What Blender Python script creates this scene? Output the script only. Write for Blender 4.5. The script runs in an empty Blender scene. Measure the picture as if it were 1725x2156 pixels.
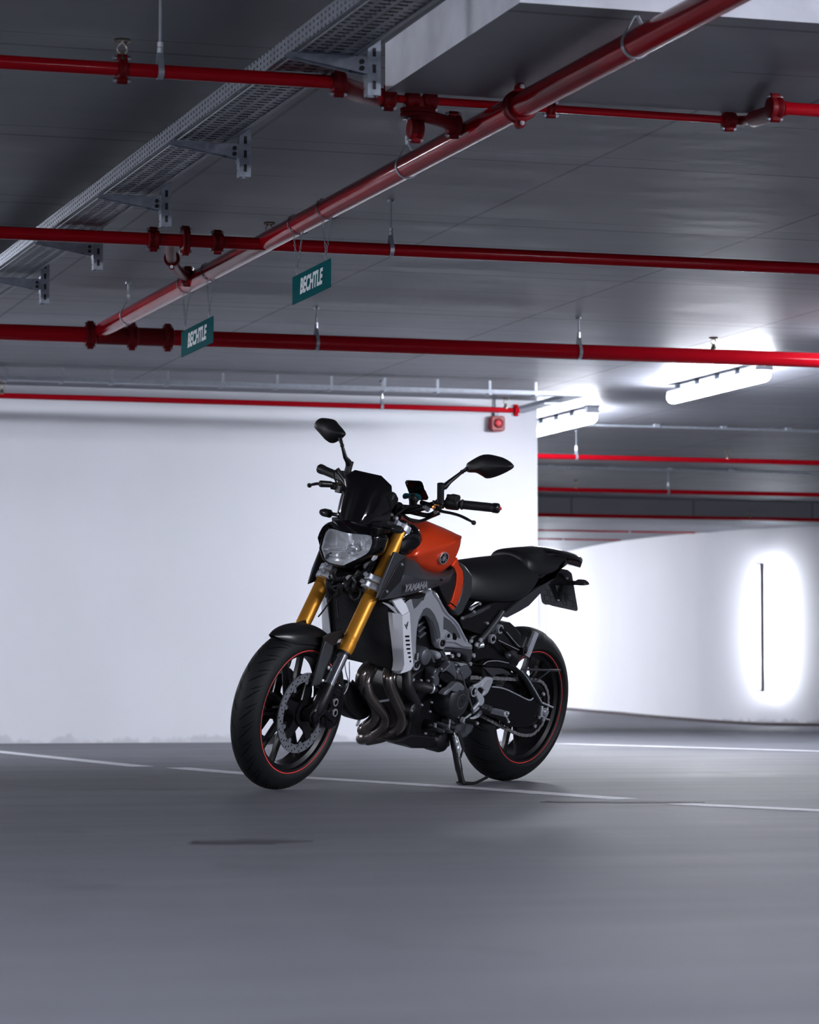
import bpy, math, random
from math import sin, cos, pi, radians, atan, tan, sqrt
from mathutils import Vector, Matrix

# ------------------------------------------------------------------ camera
FPX, HOR, EYE, YAW = 6400.0, 1457.0, 0.357, radians(17.04)
PITCH = atan((HOR - 1078.0) / FPX)
scene = bpy.context.scene
cam_data = bpy.data.cameras.new('camera')
cam = bpy.data.objects.new('camera', cam_data)
scene.collection.objects.link(cam)
scene.camera = cam
cam_data.sensor_fit = 'VERTICAL'
cam_data.sensor_height = 36.0
cam_data.lens = FPX / 2156.0 * 36.0
cam_data.clip_start = 0.05
cam_data.clip_end = 200
cam.location = (0, 0, EYE)
cam.rotation_euler = (pi / 2 + PITCH, 0, -YAW)
cam_data.dof.use_dof = True
cam_data.dof.focus_distance = 11.9
cam_data.dof.aperture_fstop = 6.3

# ------------------------------------------------------------------ world, exposure
world = bpy.data.worlds.new('world')
scene.world = world
world.use_nodes = True
world.node_tree.nodes['Background'].inputs[0].default_value = (0.55, 0.6, 0.75, 1)
world.node_tree.nodes['Background'].inputs[1].default_value = 0.03
scene.view_settings.view_transform = 'Standard'
scene.view_settings.look = 'None'
scene.view_settings.gamma = 1
scene.view_settings.exposure = 2.15
TUBE_POWER = 34.0       # emission strength of the ceiling tubes
WALL_TUBE = 42.0
# where the ceiling tube lamps hang: (u, v, strength factor)
CEILING_TUBES = [(7.96, 18.9, 1.9), (7.96, 22.1, 1.5), (7.96, 25.3, .8), (7.96, 28.5, .35),
                 (7.96, 15.7, 1.1), (7.96, 8.8, .9), (7.96, 5.7, 5.5), (7.96, 2.5, 5.0), (0.4, 17.9, 2.2), (-1.6, 12.4, .5), (-2.0, 3.4, 2.2), (3.2, 0.6, 1.8), (16.4, 24.0, 1.2), (-5.0, 10.5, 2.8), (9.2, 36.0, 3.4), (11.3, 40.5, 3.6)]  # several unseen tubes off the lamp row are added as fill light

# ------------------------------------------------------------------ helpers: sight lines to points
_FW = Vector((0, cos(PITCH), sin(PITCH))); _UP = Vector((0, -sin(PITCH), cos(PITCH))); _RT = Vector((1, 0, 0))
RZ = Matrix.Rotation(-YAW, 3, 'Z')
EYEV = Vector((0, 0, EYE))
def cray(px, py): return (px - 862.5) / FPX * _RT + (1078 - py) / FPX * _UP + _FW
def Wd(px, py, Z):
    r = cray(px, py); return EYEV + (RZ @ r) * (Z / r.y)
def Wz(px, py, z):
    r = RZ @ cray(px, py); return EYEV + r * ((z - EYE) / r.z)
def Wy(px, py, y):
    r = RZ @ cray(px, py); return EYEV + r * (y / r.y)
def Wx(px, py, x):
    r = RZ @ cray(px, py); return EYEV + r * (x / r.x)

# ------------------------------------------------------------------ helpers: materials
def lin(c):
    return tuple(((v / 255) / 12.92 if v / 255 <= .04045 else ((v / 255 + .055) / 1.055) ** 2.4) for v in c)
def mat(name, col, rough=.5, metal=0.0, bump=0.0, bscale=60, var=0.0, vscale=8, coat=0.0, spec=.5, rvar=0.0, anis=None, trans=0.0, ior=1.45, bdist=.002):
    m = bpy.data.materials.new(name); m.use_nodes = True
    nt = m.node_tree; N = nt.nodes; L = nt.links; b = N['Principled BSDF']
    b.inputs['Base Color'].default_value = (*col, 1)
    b.inputs['Roughness'].default_value = rough
    b.inputs['Metallic'].default_value = metal
    b.inputs['Specular IOR Level'].default_value = spec
    b.inputs['Coat Weight'].default_value = coat
    b.inputs['Coat Roughness'].default_value = .04
    b.inputs['Transmission Weight'].default_value = trans
    b.inputs['IOR'].default_value = ior
    tc = N.new('ShaderNodeTexCoord')
    if var or rvar:
        n = N.new('ShaderNodeTexNoise'); n.inputs['Scale'].default_value = vscale; n.inputs['Detail'].default_value = 6
        L.new(tc.outputs['Object'], n.inputs['Vector'])
        if var:
            r = N.new('ShaderNodeMapRange'); r.inputs['From Min'].default_value = .3; r.inputs['From Max'].default_value = .7
            r.inputs['To Min'].default_value = 1 - var; r.inputs['To Max'].default_value = 1 + var
            L.new(n.outputs['Fac'], r.inputs['Value'])
            mx = N.new('ShaderNodeVectorMath'); mx.operation = 'SCALE'; mx.inputs[0].default_value = col
            L.new(r.outputs['Result'], mx.inputs['Scale']); L.new(mx.outputs[0], b.inputs['Base Color'])
        if rvar:
            r2 = N.new('ShaderNodeMapRange'); r2.inputs['From Min'].default_value = .3; r2.inputs['From Max'].default_value = .7
            r2.inputs['To Min'].default_value = max(0, rough - rvar); r2.inputs['To Max'].default_value = min(1, rough + rvar)
            L.new(n.outputs['Fac'], r2.inputs['Value']); L.new(r2.outputs['Result'], b.inputs['Roughness'])
    if bump:
        n2 = N.new('ShaderNodeTexNoise'); n2.inputs['Scale'].default_value = bscale; n2.inputs['Detail'].default_value = 5
        L.new(tc.outputs['Object'], n2.inputs['Vector'])
        bp = N.new('ShaderNodeBump'); bp.inputs['Strength'].default_value = bump; bp.inputs['Distance'].default_value = bdist
        L.new(n2.outputs['Fac'], bp.inputs['Height']); L.new(bp.outputs['Normal'], b.inputs['Normal'])
    return m
def emit(name, col, strength):
    m = bpy.data.materials.new(name); m.use_nodes = True
    b = m.node_tree.nodes['Principled BSDF']
    b.inputs['Base Color'].default_value = (*col, 1)
    b.inputs['Emission Color'].default_value = (*col, 1); b.inputs['Emission Strength'].default_value = strength
    return m
def nmath(nt, op, a, b=None, c=None):
    n = nt.nodes.new('ShaderNodeMath'); n.operation = op
    for i, v in enumerate((a, b, c)):
        if v is None: continue
        if isinstance(v, (int, float)): n.inputs[i].default_value = v
        else: nt.links.new(v, n.inputs[i])
    return n.outputs[0]
def holes(m, axis_a, pa, wa, axis_b, pb, wb, off=0.0, stagger=False):
    """true openings punched through thin sheet metal, on object coordinates"""
    nt = m.node_tree; tc = nt.nodes.new('ShaderNodeTexCoord'); s = nt.nodes.new('ShaderNodeSeparateXYZ')
    nt.links.new(tc.outputs['Object'], s.inputs[0])
    A, B = s.outputs[axis_a], s.outputs[axis_b]
    if stagger:
        row = nmath(nt, 'FLOOR', nmath(nt, 'DIVIDE', B, pb)); A = nmath(nt, 'ADD', A, nmath(nt, 'MULTIPLY', nmath(nt, 'MODULO', row, 2), pa / 2))
    fa = nmath(nt, 'ABSOLUTE', nmath(nt, 'SUBTRACT', nmath(nt, 'FRACT', nmath(nt, 'DIVIDE', A, pa)), .5))
    fb = nmath(nt, 'ABSOLUTE', nmath(nt, 'SUBTRACT', nmath(nt, 'FRACT', nmath(nt, 'DIVIDE', nmath(nt, 'ADD', B, off), pb)), .5))
    h = nmath(nt, 'MULTIPLY', nmath(nt, 'LESS_THAN', fa, wa / pa / 2), nmath(nt, 'LESS_THAN', fb, wb / pb / 2))
    tr = nt.nodes.new('ShaderNodeBsdfTransparent'); mx = nt.nodes.new('ShaderNodeMixShader')
    out = nt.nodes['Material Output']
    nt.links.new(h, mx.inputs[0]); nt.links.new(nt.nodes['Principled BSDF'].outputs[0], mx.inputs[1]); nt.links.new(tr.outputs[0], mx.inputs[2])
    nt.links.new(mx.outputs[0], out.inputs['Surface'])
    return m

# ------------------------------------------------------------------ helpers: meshes
def frame_of(d):
    d = d.normalized(); a = Vector((0, 0, 1)) if abs(d.z) < .9 else Vector((1, 0, 0))
    x = a.cross(d).normalized(); return x, d.cross(x).normalized()
def spline(pts, n=6, closed=False):
    P = [Vector(p) for p in pts]; out = []; m = len(P)
    rng = range(m if closed else m - 1)
    for i in rng:
        if closed: p0, p1, p2, p3 = P[i - 1], P[i], P[(i + 1) % m], P[(i + 2) % m]
        else: p0, p1, p2, p3 = P[max(i - 1, 0)], P[i], P[i + 1], P[min(i + 2, m - 1)]
        for k in range(n):
            t = k / n
            out.append(.5 * ((2 * p1) + (p2 - p0) * t + (2 * p0 - 5 * p1 + 4 * p2 - p3) * t * t + (3 * p1 - p0 - 3 * p2 + p3) * t ** 3))
    if not closed: out.append(P[-1].copy())
    return out
class MB:
    def __init__(s): s.v = []; s.f = []; s.mi = []; s.cr = {}
    def add(s, vs, fs, mi=0):
        o = len(s.v); s.v += [Vector(v) for v in vs]
        s.f += [tuple(i + o for i in f) for f in fs]; s.mi += [mi] * len(fs); return s
    def rings(s, R, cap=True, closed=True, loop=False, mi=0):
        n = len(R[0]); vs = [p for r in R for p in r]; fs = []; m = len(R)
        for i in range(m if loop else m - 1):
            for j in range(n if closed else n - 1):
                a, b = i * n + j, i * n + (j + 1) % n; i2 = (i + 1) % m
                fs.append((a, b, i2 * n + (j + 1) % n, i2 * n + j))
        if cap and closed and not loop:
            fs.append(tuple(range(n))[::-1]); fs.append(tuple((m - 1) * n + j for j in range(n)))
        return s.add(vs, fs, mi)
    def tube(s, pts, r, seg=12, cap=True, loop=False, flat=1.0, mi=0):
        P = [Vector(p) for p in pts]; m = len(P)
        rs = r if isinstance(r, (list, tuple)) else [r] * m
        R = []; x = None
        for i in range(m):
            if loop: d = P[(i + 1) % m] - P[i - 1]
            else: d = P[min(i + 1, m - 1)] - P[max(i - 1, 0)]
            d = d.normalized()
            if x is None: x, y = frame_of(d)
            else:
                x = (x - d * x.dot(d)).normalized(); y = d.cross(x)
            R.append([P[i] + rs[i] * (cos(2 * pi * j / seg) * x + sin(2 * pi * j / seg) * y * flat) for j in range(seg)])
        return s.rings(R, cap, True, loop, mi)
    def lathe(s, prof, o, axis, seg=32, closed_prof=False, mi=0, cap=True, sx=1.0):
        o = Vector(o); d = Vector(axis).normalized(); x, y = frame_of(d)
        R = [[o + d * h + r * (cos(2 * pi * j / seg) * x * sx + sin(2 * pi * j / seg) * y) for j in range(seg)] for r, h in prof]
        return s.rings(R, cap and not closed_prof, True, closed_prof, mi)
    def cyl(s, a, b, r, seg=20, mi=0, r2=None):
        a = Vector(a); b = Vector(b); return s.lathe([(r, 0), (r if r2 is None else r2, (b - a).length)], a, b - a, seg, mi=mi)
    def box(s, c, size, M=None, mi=0):
        c = Vector(c); vs = []
        for dx in (-.5, .5):
            for dy in (-.5, .5):
                for dz in (-.5, .5):
                    p = Vector((dx * size[0], dy * size[1], dz * size[2])); vs.append(c + (M @ p if M else p))
        return s.add(vs, [(0, 1, 3, 2), (4, 6, 7, 5), (0, 4, 5, 1), (2, 3, 7, 6), (0, 2, 6, 4), (1, 5, 7, 3)], mi)
    def bar(s, a, b, w, h, up=(0, 0, 1), mi=0):
        a = Vector(a); b = Vector(b); d = (b - a); z = Vector(up); x = d.cross(z).normalized(); z = x.cross(d).normalized()
        M = Matrix((x, d.normalized(), z)).transposed()
        return s.box((a + b) / 2, (w, d.length, h), M, mi)
    def prism(s, poly, dv, mi=0):
        """polygon (list of points) pushed along dv"""
        P = [Vector(p) for p in poly]; n = len(P); dv = Vector(dv)
        fs = [tuple(range(n)), tuple(range(2 * n - 1, n - 1, -1))] + [(i, i + n, (i + 1) % n + n, (i + 1) % n) for i in range(n)]
        return s.add(P + [p + dv for p in P], fs, mi)
    def frameprism(s, outer, inner, dv, mi=0):
        P = [Vector(p) for p in outer]; Q = [Vector(p) for p in inner]; n = len(P); dv = Vector(dv)
        V = P + Q + [p + dv for p in P] + [p + dv for p in Q]; fs = []
        for i in range(n):
            j = (i + 1) % n
            fs += [(i, j, n + j, n + i), (2 * n + j, 2 * n + i, 3 * n + i, 3 * n + j), (j, i, 2 * n + i, 2 * n + j), (n + i, n + j, 3 * n + j, 3 * n + i)]
        return s.add(V, fs, mi)
    def ball(s, c, r, seg=16, sc=(1, 1, 1), M=None, mi=0):
        c = Vector(c); R = []
        k = max(4, seg // 2)
        for i in range(1, k):
            a = pi * i / k
            R.append([c + (M or Matrix.Identity(3)) @ Vector((r * sin(a) * cos(2 * pi * j / seg) * sc[0], r * sin(a) * sin(2 * pi * j / seg) * sc[1], r * cos(a) * sc[2])) for j in range(seg)])
        return s.rings(R, True, mi=mi)
    def patch(s, rows, mi=0, close=False):
        n = len(rows[0]); fs = []; m = len(rows)
        for i in range(m - 1):
            for j in range(n if close else n - 1):
                fs.append((i * n + j, i * n + (j + 1) % n, (i + 1) * n + (j + 1) % n, (i + 1) * n + j))
        return s.add([p for r in rows for p in r], fs, mi)
    def mirror(s):
        """add the other side (y -> -y)"""
        o = len(s.v); k = len(s.f)
        s.v += [Vector((p.x, -p.y, p.z)) for p in s.v[:o]]
        s.f += [tuple(i + o for i in f[::-1]) for f in s.f[:k]]; s.mi += s.mi[:k]; return s
    def flip(s):
        s.v = [Vector((p.x, -p.y, p.z)) for p in s.v]; s.f = [f[::-1] for f in s.f]; return s
def build(name, mb, mats, parent=None, smooth=35, bevel=0.0, bseg=2, subd=0, solid=0.0, recalc=True, xf=None, weld=False):
    import bmesh
    me = bpy.data.meshes.new(name)
    V = mb.v if xf is None else [xf(p) for p in mb.v]
    me.from_pydata(V, [], mb.f)
    mats = mats if isinstance(mats, (list, tuple)) else [mats]
    for m in mats: me.materials.append(m)
    for p, i in zip(me.polygons, mb.mi): p.material_index = i
    bm = bmesh.new(); bm.from_mesh(me)
    if weld: bmesh.ops.remove_doubles(bm, verts=bm.verts, dist=1e-5)
    if recalc: bmesh.ops.recalc_face_normals(bm, faces=bm.faces)
    if smooth:
        for f in bm.faces: f.smooth = True
        lim = radians(smooth)
        for e in bm.edges:
            if len(e.link_faces) == 2:
                if e.calc_face_angle(0) > lim: e.smooth = False
            else: e.smooth = False
    bm.to_mesh(me); bm.free()
    o = bpy.data.objects.new(name, me); scene.collection.objects.link(o)
    if solid:
        md = o.modifiers.new('s', 'SOLIDIFY'); md.thickness = solid; md.offset = -1
    if bevel:
        md = o.modifiers.new('b', 'BEVEL'); md.width = bevel; md.segments = bseg; md.limit_method = 'ANGLE'; md.angle_limit = radians(30); md.harden_normals = False
    if subd:
        md = o.modifiers.new('u', 'SUBSURF'); md.levels = subd; md.render_levels = subd
        for p in me.polygons: p.use_smooth = True
    if parent is not None: o.parent = parent
    return o
def thing(name, label, cat, loc=(0, 0, 0), rot=(0, 0, 0), group=None):
    o = bpy.data.objects.new(name, None); scene.collection.objects.link(o)
    o.location = loc; o.rotation_euler = rot; o.empty_display_size = .1
    o['label'] = label; o['category'] = cat
    if group: o['group'] = group
    return o
def tag(o, label=None, cat=None, group=None, kind=None):
    for k, v in (('label', label), ('category', cat), ('group', group), ('kind', kind)):
        if v: o[k] = v
    return o
def copy_tree(o, parent=None):
    c = o.copy(); scene.collection.objects.link(c)
    if parent is not None: c.parent = parent
    for ch in list(o.children): copy_tree(ch, c)
    return c
def text_mb(txt, size, bold=.0, shear=0.0, depth=.001, xs=1.0):
    """letters as a mesh builder lying in the XY plane, centred on the origin"""
    cu = bpy.data.curves.new('lettering', 'FONT'); cu.body = txt; cu.size = size; cu.offset = bold; cu.shear = shear
    cu.extrude = depth / 2; cu.align_x = 'CENTER'; cu.align_y = 'CENTER'; cu.resolution_u = 3
    o = bpy.data.objects.new('lettering', cu); scene.collection.objects.link(o)
    dg = bpy.context.evaluated_depsgraph_get(); dg.update()
    me = bpy.data.meshes.new_from_object(o.evaluated_get(dg))
    mb = MB(); mb.add([Vector((v.co.x * xs, v.co.y, v.co.z)) for v in me.vertices], [tuple(p.vertices) for p in me.polygons])
    bpy.data.objects.remove(o); bpy.data.curves.remove(cu); bpy.data.meshes.remove(me)
    return mb
random.seed(4)

# ------------------------------------------------------------------ materials of the place
M = {}
M['galv'] = mat('galvanised', (.38, .42, .47), .45, .6, var=.12, vscale=30, rvar=.08)
M['galv_dark'] = mat('galvanised_dull', (.2, .22, .25), .5, .8, var=.1, vscale=25)
M['red'] = mat('red_pipe_paint', (.32, .003, .009), .12, 0, coat=0, spec=.5, ior=1.22, var=.06, vscale=5, bump=.08, bscale=14, bdist=.004)
M['redcast'] = mat('red_cast_iron', (.13, .003, .006), .45, 0, spec=.15, bump=.2, bscale=90)
M['steel'] = mat('zinc_steel', (.5, .52, .56), .3, 1)
M['brass'] = mat('sprinkler_brass', (.4, .36, .3), .3, 1)
M['dark'] = mat('dark_rubber', (.012, .012, .014), .5)
M['teal'] = mat('teal_sign_board', lin((2, 84, 88)), .8, spec=.08)
M['white_ink'] = mat('white_lettering', (.8, .84, .86), .8, spec=.1)
M['wallwhite'] = None
def plaster(name, col, scuff, streak=.04):
    m = mat(name, col, .62, bump=.25, bscale=9, bdist=.006, spec=.3)
    nt = m.node_tree; N = nt.nodes; L = nt.links; b = N['Principled BSDF']
    tc = N.new('ShaderNodeTexCoord'); s = N.new('ShaderNodeSeparateXYZ'); L.new(tc.outputs['Object'], s.inputs[0])
    n1 = N.new('ShaderNodeTexNoise'); n1.inputs['Scale'].default_value = 1.3; n1.inputs['Detail'].default_value = 7
    mp = N.new('ShaderNodeMapping'); mp.inputs['Scale'].default_value = (1, 1, .55); L.new(tc.outputs['Object'], mp.inputs[0]); L.new(mp.outputs[0], n1.inputs['Vector'])
    r1 = N.new('ShaderNodeMapRange'); r1.inputs['From Min'].default_value = .35; r1.inputs['From Max'].default_value = .65; r1.inputs['To Min'].default_value = 1 - streak; r1.inputs['To Max'].default_value = 1
    L.new(n1.outputs['Fac'], r1.inputs['Value'])
    # scuffed grime just above the floor, with a ragged edge of its own
    n2 = N.new('ShaderNodeTexNoise'); n2.inputs['Scale'].default_value = 5; n2.inputs['Detail'].default_value = 8; n2.inputs['Roughness'].default_value = .65
    L.new(tc.outputs['Object'], n2.inputs['Vector'])
    hgt = nmath(nt, 'SUBTRACT', s.outputs[2], nmath(nt, 'MULTIPLY', nmath(nt, 'SUBTRACT', n2.outputs['Fac'], .46), .26))
    r2 = N.new('ShaderNodeMapRange'); r2.inputs['From Min'].default_value = .0; r2.inputs['From Max'].default_value = .035; r2.inputs['To Min'].default_value = 1 - scuff; r2.inputs['To Max'].default_value = 1
    L.new(hgt, r2.inputs['Value'])
    f = nmath(nt, 'MULTIPLY', r1.outputs[0], r2.outputs[0])
    mx = N.new('ShaderNodeVectorMath'); mx.operation = 'SCALE'; mx.inputs[0].default_value = col
    L.new(f, mx.inputs['Scale']); L.new(mx.outputs[0], b.inputs['Base Color'])
    return m
M['wall'] = plaster('white_wall_paint', (.80, .82, .86), .22)
M['wall_far'] = plaster('white_far_wall_paint', (.8, .81, .84), .3, .03)
M['wall_dim'] = mat('grey_concrete', (.32, .33, .36), .8, var=.1, vscale=2)
M['skirt'] = mat('dark_base_strip', (.07, .055, .06), .6, var=.2, vscale=6)
M['beam'] = mat('beam_lit_sides', (.6, .62, .68), .7, bump=.3, bscale=20, var=.12, vscale=7)

def ceiling_mat():
    m = mat('cast_concrete_ceiling', (.33, .34, .38), .5, bump=.15, bscale=5, bdist=.01, spec=.45)
    nt = m.node_tree; N = nt.nodes; L = nt.links; b = N['Principled BSDF']
    tc = N.new('ShaderNodeTexCoord'); s = N.new('ShaderNodeSeparateXYZ'); L.new(tc.outputs['Object'], s.inputs[0])
    U, V = s.outputs[0], s.outputs[1]
    wob = N.new('ShaderNodeTexNoise'); wob.inputs['Scale'].default_value = 1.5; wob.inputs['Detail'].default_value = 4; L.new(tc.outputs['Object'], wob.inputs['Vector'])
    Vw = nmath(nt, 'ADD', V, nmath(nt, 'MULTIPLY', wob.outputs['Fac'], .03))
    def line(x, period, off, w):
        d = nmath(nt, 'ABSOLUTE', nmath(nt, 'SUBTRACT', nmath(nt, 'FRACT', nmath(nt, 'DIVIDE', nmath(nt, 'SUBTRACT', x, off), period)), .5))
        d = nmath(nt, 'MULTIPLY', nmath(nt, 'SUBTRACT', .5, d), period)
        return nmath(nt, 'LESS_THAN', d, w)
    n3 = N.new('ShaderNodeTexNoise'); n3.inputs['Scale'].default_value = .9; n3.inputs['Detail'].default_value = 3
    mp = N.new('ShaderNodeMapping'); mp.inputs['Scale'].default_value = (.25, 2.5, 1); L.new(tc.outputs['Object'], mp.inputs[0]); L.new(mp.outputs[0], n3.inputs['Vector'])
    gate = nmath(nt, 'GREATER_THAN', n3.outputs['Fac'], .42)
    l1 = line(Vw, 1.62, 11.55, .012); l2 = nmath(nt, 'MULTIPLY', line(Vw, .81, 10.55, .006), gate); l3 = line(U, 1.45, 4.275, .009)
    l = nmath(nt, 'MAXIMUM', nmath(nt, 'MAXIMUM', l1, l2), l3)
    # board tone
    wn = N.new('ShaderNodeTexWhiteNoise'); wn.noise_dimensions = '2D'
    cb = N.new('ShaderNodeCombineXYZ'); L.new(nmath(nt, 'FLOOR', nmath(nt, 'DIVIDE', nmath(nt, 'SUBTRACT', V, 10.55), .81)), cb.inputs[0]); L.new(nmath(nt, 'FLOOR', nmath(nt, 'DIVIDE', nmath(nt, 'SUBTRACT', U, 4.275), 1.45)), cb.inputs[1])
    L.new(cb.outputs[0], wn.inputs['Vector'])
    tone = nmath(nt, 'ADD', .93, nmath(nt, 'MULTIPLY', wn.outputs['Value'], .12))
    n4 = N.new('ShaderNodeTexNoise'); n4.inputs['Scale'].default_value = 3; n4.inputs['Detail'].default_value = 8
    mp2 = N.new('ShaderNodeMapping'); mp2.inputs['Scale'].default_value = (.5, 2.0, 1); L.new(tc.outputs['Object'], mp2.inputs[0]); L.new(mp2.outputs[0], n4.inputs['Vector'])
    tone = nmath(nt, 'MULTIPLY', tone, nmath(nt, 'ADD', .84, nmath(nt, 'MULTIPLY', n4.outputs['Fac'], .32)))
    tone = nmath(nt, 'MULTIPLY', tone, nmath(nt, 'SUBTRACT', 1.0, nmath(nt, 'MULTIPLY', l, .55)))
    mx = N.new('ShaderNodeVectorMath'); mx.operation = 'SCALE'; mx.inputs[0].default_value = (.17, .177, .20)
    L.new(tone, mx.inputs['Scale']); L.new(mx.outputs[0], b.inputs['Base Color'])
    L.new(nmath(nt, 'ADD', .36, nmath(nt, 'MULTIPLY', n4.outputs['Fac'], .3)), b.inputs['Roughness'])
    return m
M['ceiling'] = ceiling_mat()
def floor_mat():
    m = mat('coated_concrete_floor', (.1, .1, .11), .4, spec=.28)
    nt = m.node_tree; N = nt.nodes; L = nt.links; b = N['Principled BSDF']
    tc = N.new('ShaderNodeTexCoord')
    def noise(scale, det, sc=(1, 1, 1), rough=.55, rot=0):
        mp = N.new('ShaderNodeMapping'); mp.inputs['Scale'].default_value = sc; mp.inputs['Rotation'].default_value = (0, 0, rot)
        n = N.new('ShaderNodeTexNoise'); n.inputs['Scale'].default_value = scale; n.inputs['Detail'].default_value = det; n.inputs['Roughness'].default_value = rough
        L.new(tc.outputs['Object'], mp.inputs[0]); L.new(mp.outputs[0], n.inputs['Vector']); return n.outputs['Fac']
    a = noise(.8, 6, (1, .6, 1), rot=.3); g = noise(160, 3); st = noise(2.2, 9, (1.2, .5, 1), .6, rot=.5)
    tone = nmath(nt, 'ADD', .72, nmath(nt, 'MULTIPLY', a, .34))
    tone = nmath(nt, 'ADD', tone, nmath(nt, 'MULTIPLY', nmath(nt, 'SUBTRACT', g, .5), .5))
    tone = nmath(nt, 'MULTIPLY', tone, nmath(nt, 'ADD', .72, nmath(nt, 'MULTIPLY', noise(1.6, 7, (.3, 2.4, 1), .65), .56)))
    stn = N.new('ShaderNodeMapRange'); stn.inputs['From Min'].default_value = .60; stn.inputs['From Max'].default_value = .72; stn.inputs['To Min'].default_value = 1; stn.inputs['To Max'].default_value = .72
    L.new(st, stn.inputs['Value']); tone = nmath(nt, 'MULTIPLY', tone, stn.outputs[0])
    mx = N.new('ShaderNodeVectorMath'); mx.operation = 'SCALE'; mx.inputs[0].default_value = (.122, .125, .146)
    L.new(tone, mx.inputs['Scale']); L.new(mx.outputs[0], b.inputs['Base Color'])
    rn = noise(1.1, 5, (.5, 1.6, 1))
    L.new(nmath(nt, 'ADD', .46, nmath(nt, 'MULTIPLY', rn, .22)), b.inputs['Roughness'])
    bp = N.new('ShaderNodeBump'); bp.inputs['Strength'].default_value = .35; bp.inputs['Distance'].default_value = .002
    L.new(noise(70, 6), bp.inputs['Height']); L.new(bp.outputs[0], b.inputs['Normal'])
    return m
M['floor'] = floor_mat()

# ------------------------------------------------------------------ the setting
def floor_z(u, v):
    K = [(-99, 0), (25, 0), (31, -.05), (33, -.035), (34.3, .01), (36.3, .07), (39, .11), (43, .125), (99, .125)]
    for (a, za), (b, zb) in zip(K, K[1:]):
        if v <= b:
            t = (v - a) / (b - a); t = max(0, min(1, t)); k = max(0, min(1, (u - 6) / 4)); return (za + (zb - za) * t) * k
    return .125
mb = MB(); us = [-8 + i * 1.0 for i in range(27)]; vs = [-6, 0, 5, 10, 15, 20, 24, 25] + [26 + i * .5 for i in range(42)]
mb.patch([[Vector((u, v, floor_z(u, v))) for u in us] for v in vs])
mb.add([Vector((-8, -6, -.25)), Vector((18, -6, -.25)), Vector((18, 46.5, -.25)), Vector((-8, 46.5, -.25))], [(0, 3, 2, 1)])
tag(build('floor', mb, M['floor'], recalc=False), kind='structure')
mb = MB(); mb.box((5, 12.75, 2.6), (26, 37.5, .2)); tag(build('ceiling', mb, M['ceiling'], smooth=0), kind='structure')
mb = MB(); mb.box((5, 39.1, 2.42), (26, 15.2, .28)); tag(build('trim_1', mb, M['ceiling'], smooth=0), kind='structure')   # lower slab beyond the step
mb = MB(); mb.box((10.42, 8.86, 2.42), (15.16, 1.36, .16)); 
for f_i, f_ in enumerate(mb.f):
    if all(abs(mb.v[i].z - 2.34) < 1e-4 for i in f_): mb.mi[f_i] = 1
tag(build('trim_2', mb, [M['beam'], M['ceiling']], smooth=0), kind='structure')   # flat downstand beam; pale sides and darker underside colour in its light and shade
mb = MB(); mb.box((-.28, 21.21, 1.25), (15.44, .3, 2.5)); tag(build('wall_back', mb, M['wall'], smooth=0), kind='structure')
pts = [(17.6, 29.9), (16.6, 30.9)] + [(p.x, p.y) for p in (Wd(*q) for q in ((1900, 1534, 35), (1725, 1532, 35.3), (1600, 1526, 35.8), (1463, 1517, 36.8), (1307, 1504, 38.8), (1200, 1495, 41.5), (1120, 1490, 45)))] + [(15.6, 46.4)]
cur = spline([(x, y, 0) for x, y in pts], 6)
mb = MB(); rows = []
for i, p in enumerate(cur):
    d = (cur[min(i + 1, len(cur) - 1)] - cur[max(i - 1, 0)]).normalized(); n = Vector((d.y, -d.x, 0)) * .25
    rows.append([p + Vector((0, 0, -.12)), p + Vector((0, 0, 2.3)), p + n + Vector((0, 0, 2.3)), p + n + Vector((0, 0, -.12))])
mb.rings(rows); tag(build('wall_far', mb, M['wall_far']), kind='structure')
mb = MB(); rows = []
for i, p in enumerate(cur):
    d = (cur[min(i + 1, len(cur) - 1)] - cur[max(i - 1, 0)]).normalized(); n = Vector((d.y, -d.x, 0)) * -.02
    z = floor_z(p.x, p.y); rows.append([p + n + Vector((0, 0, z - .05)), p + n + Vector((0, 0, z + .035)), p + Vector((0, 0, z + .035)), p + Vector((0, 0, z - .05))])
mb.rings(rows); tag(build('baseboard_far', mb, M['skirt']), kind='structure')
for nm, c, sz in (('wall_right', (18.1, 20.2, 1.25), (.2, 52.6, 2.6)), ('wall_left', (-8.1, 20.2, 1.25), (.2, 52.6, 2.6)), ('wall_front', (5, -6.1, 1.25), (26, .2, 2.6)), ('wall_end', (5, 46.6, 1.25), (26, .2, 2.6))):
    mb = MB(); mb.box(c, sz); tag(build(nm, mb, M['wall_dim'], smooth=0), kind='structure')

# painted floor lines and one pale band
M['line'] = mat('worn_white_line_paint', (.45, .465, .5), .55, var=.25, vscale=14)
def floor_line(pts, w, label, grp=None):
    P = [Vector((*p[:2], 0)) for p in pts]; P = spline(P, 5); L_, R_ = [], []
    for i, p in enumerate(P):
        d = (P[min(i + 1, len(P) - 1)] - P[max(i - 1, 0)]).normalized(); n = Vector((-d.y, d.x, 0)) * w / 2
        L_.append([p + n + Vector((0, 0, .0005)), p + n + Vector((0, 0, .002)), p - n + Vector((0, 0, .002)), p - n + Vector((0, 0, .0005))])
    m_ = MB(); m_.rings(L_); return tag(build('parking_line', m_, M['line'], smooth=0), label, 'floor marking', grp)
floor_line([Wz(x, y, 0) for x, y in ((-60, 1577), (300, 1614.5))], .11, 'white parking line on the floor in front of the left part of the wall')
floor_line([Wz(x, y, 0) for x, y in ((375, 1617), (505, 1628), (650, 1638), (1000, 1660), (1150, 1671), (1310, 1683))], .115, 'long thin white parking line running under both wheels of the motorcycle')
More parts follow.
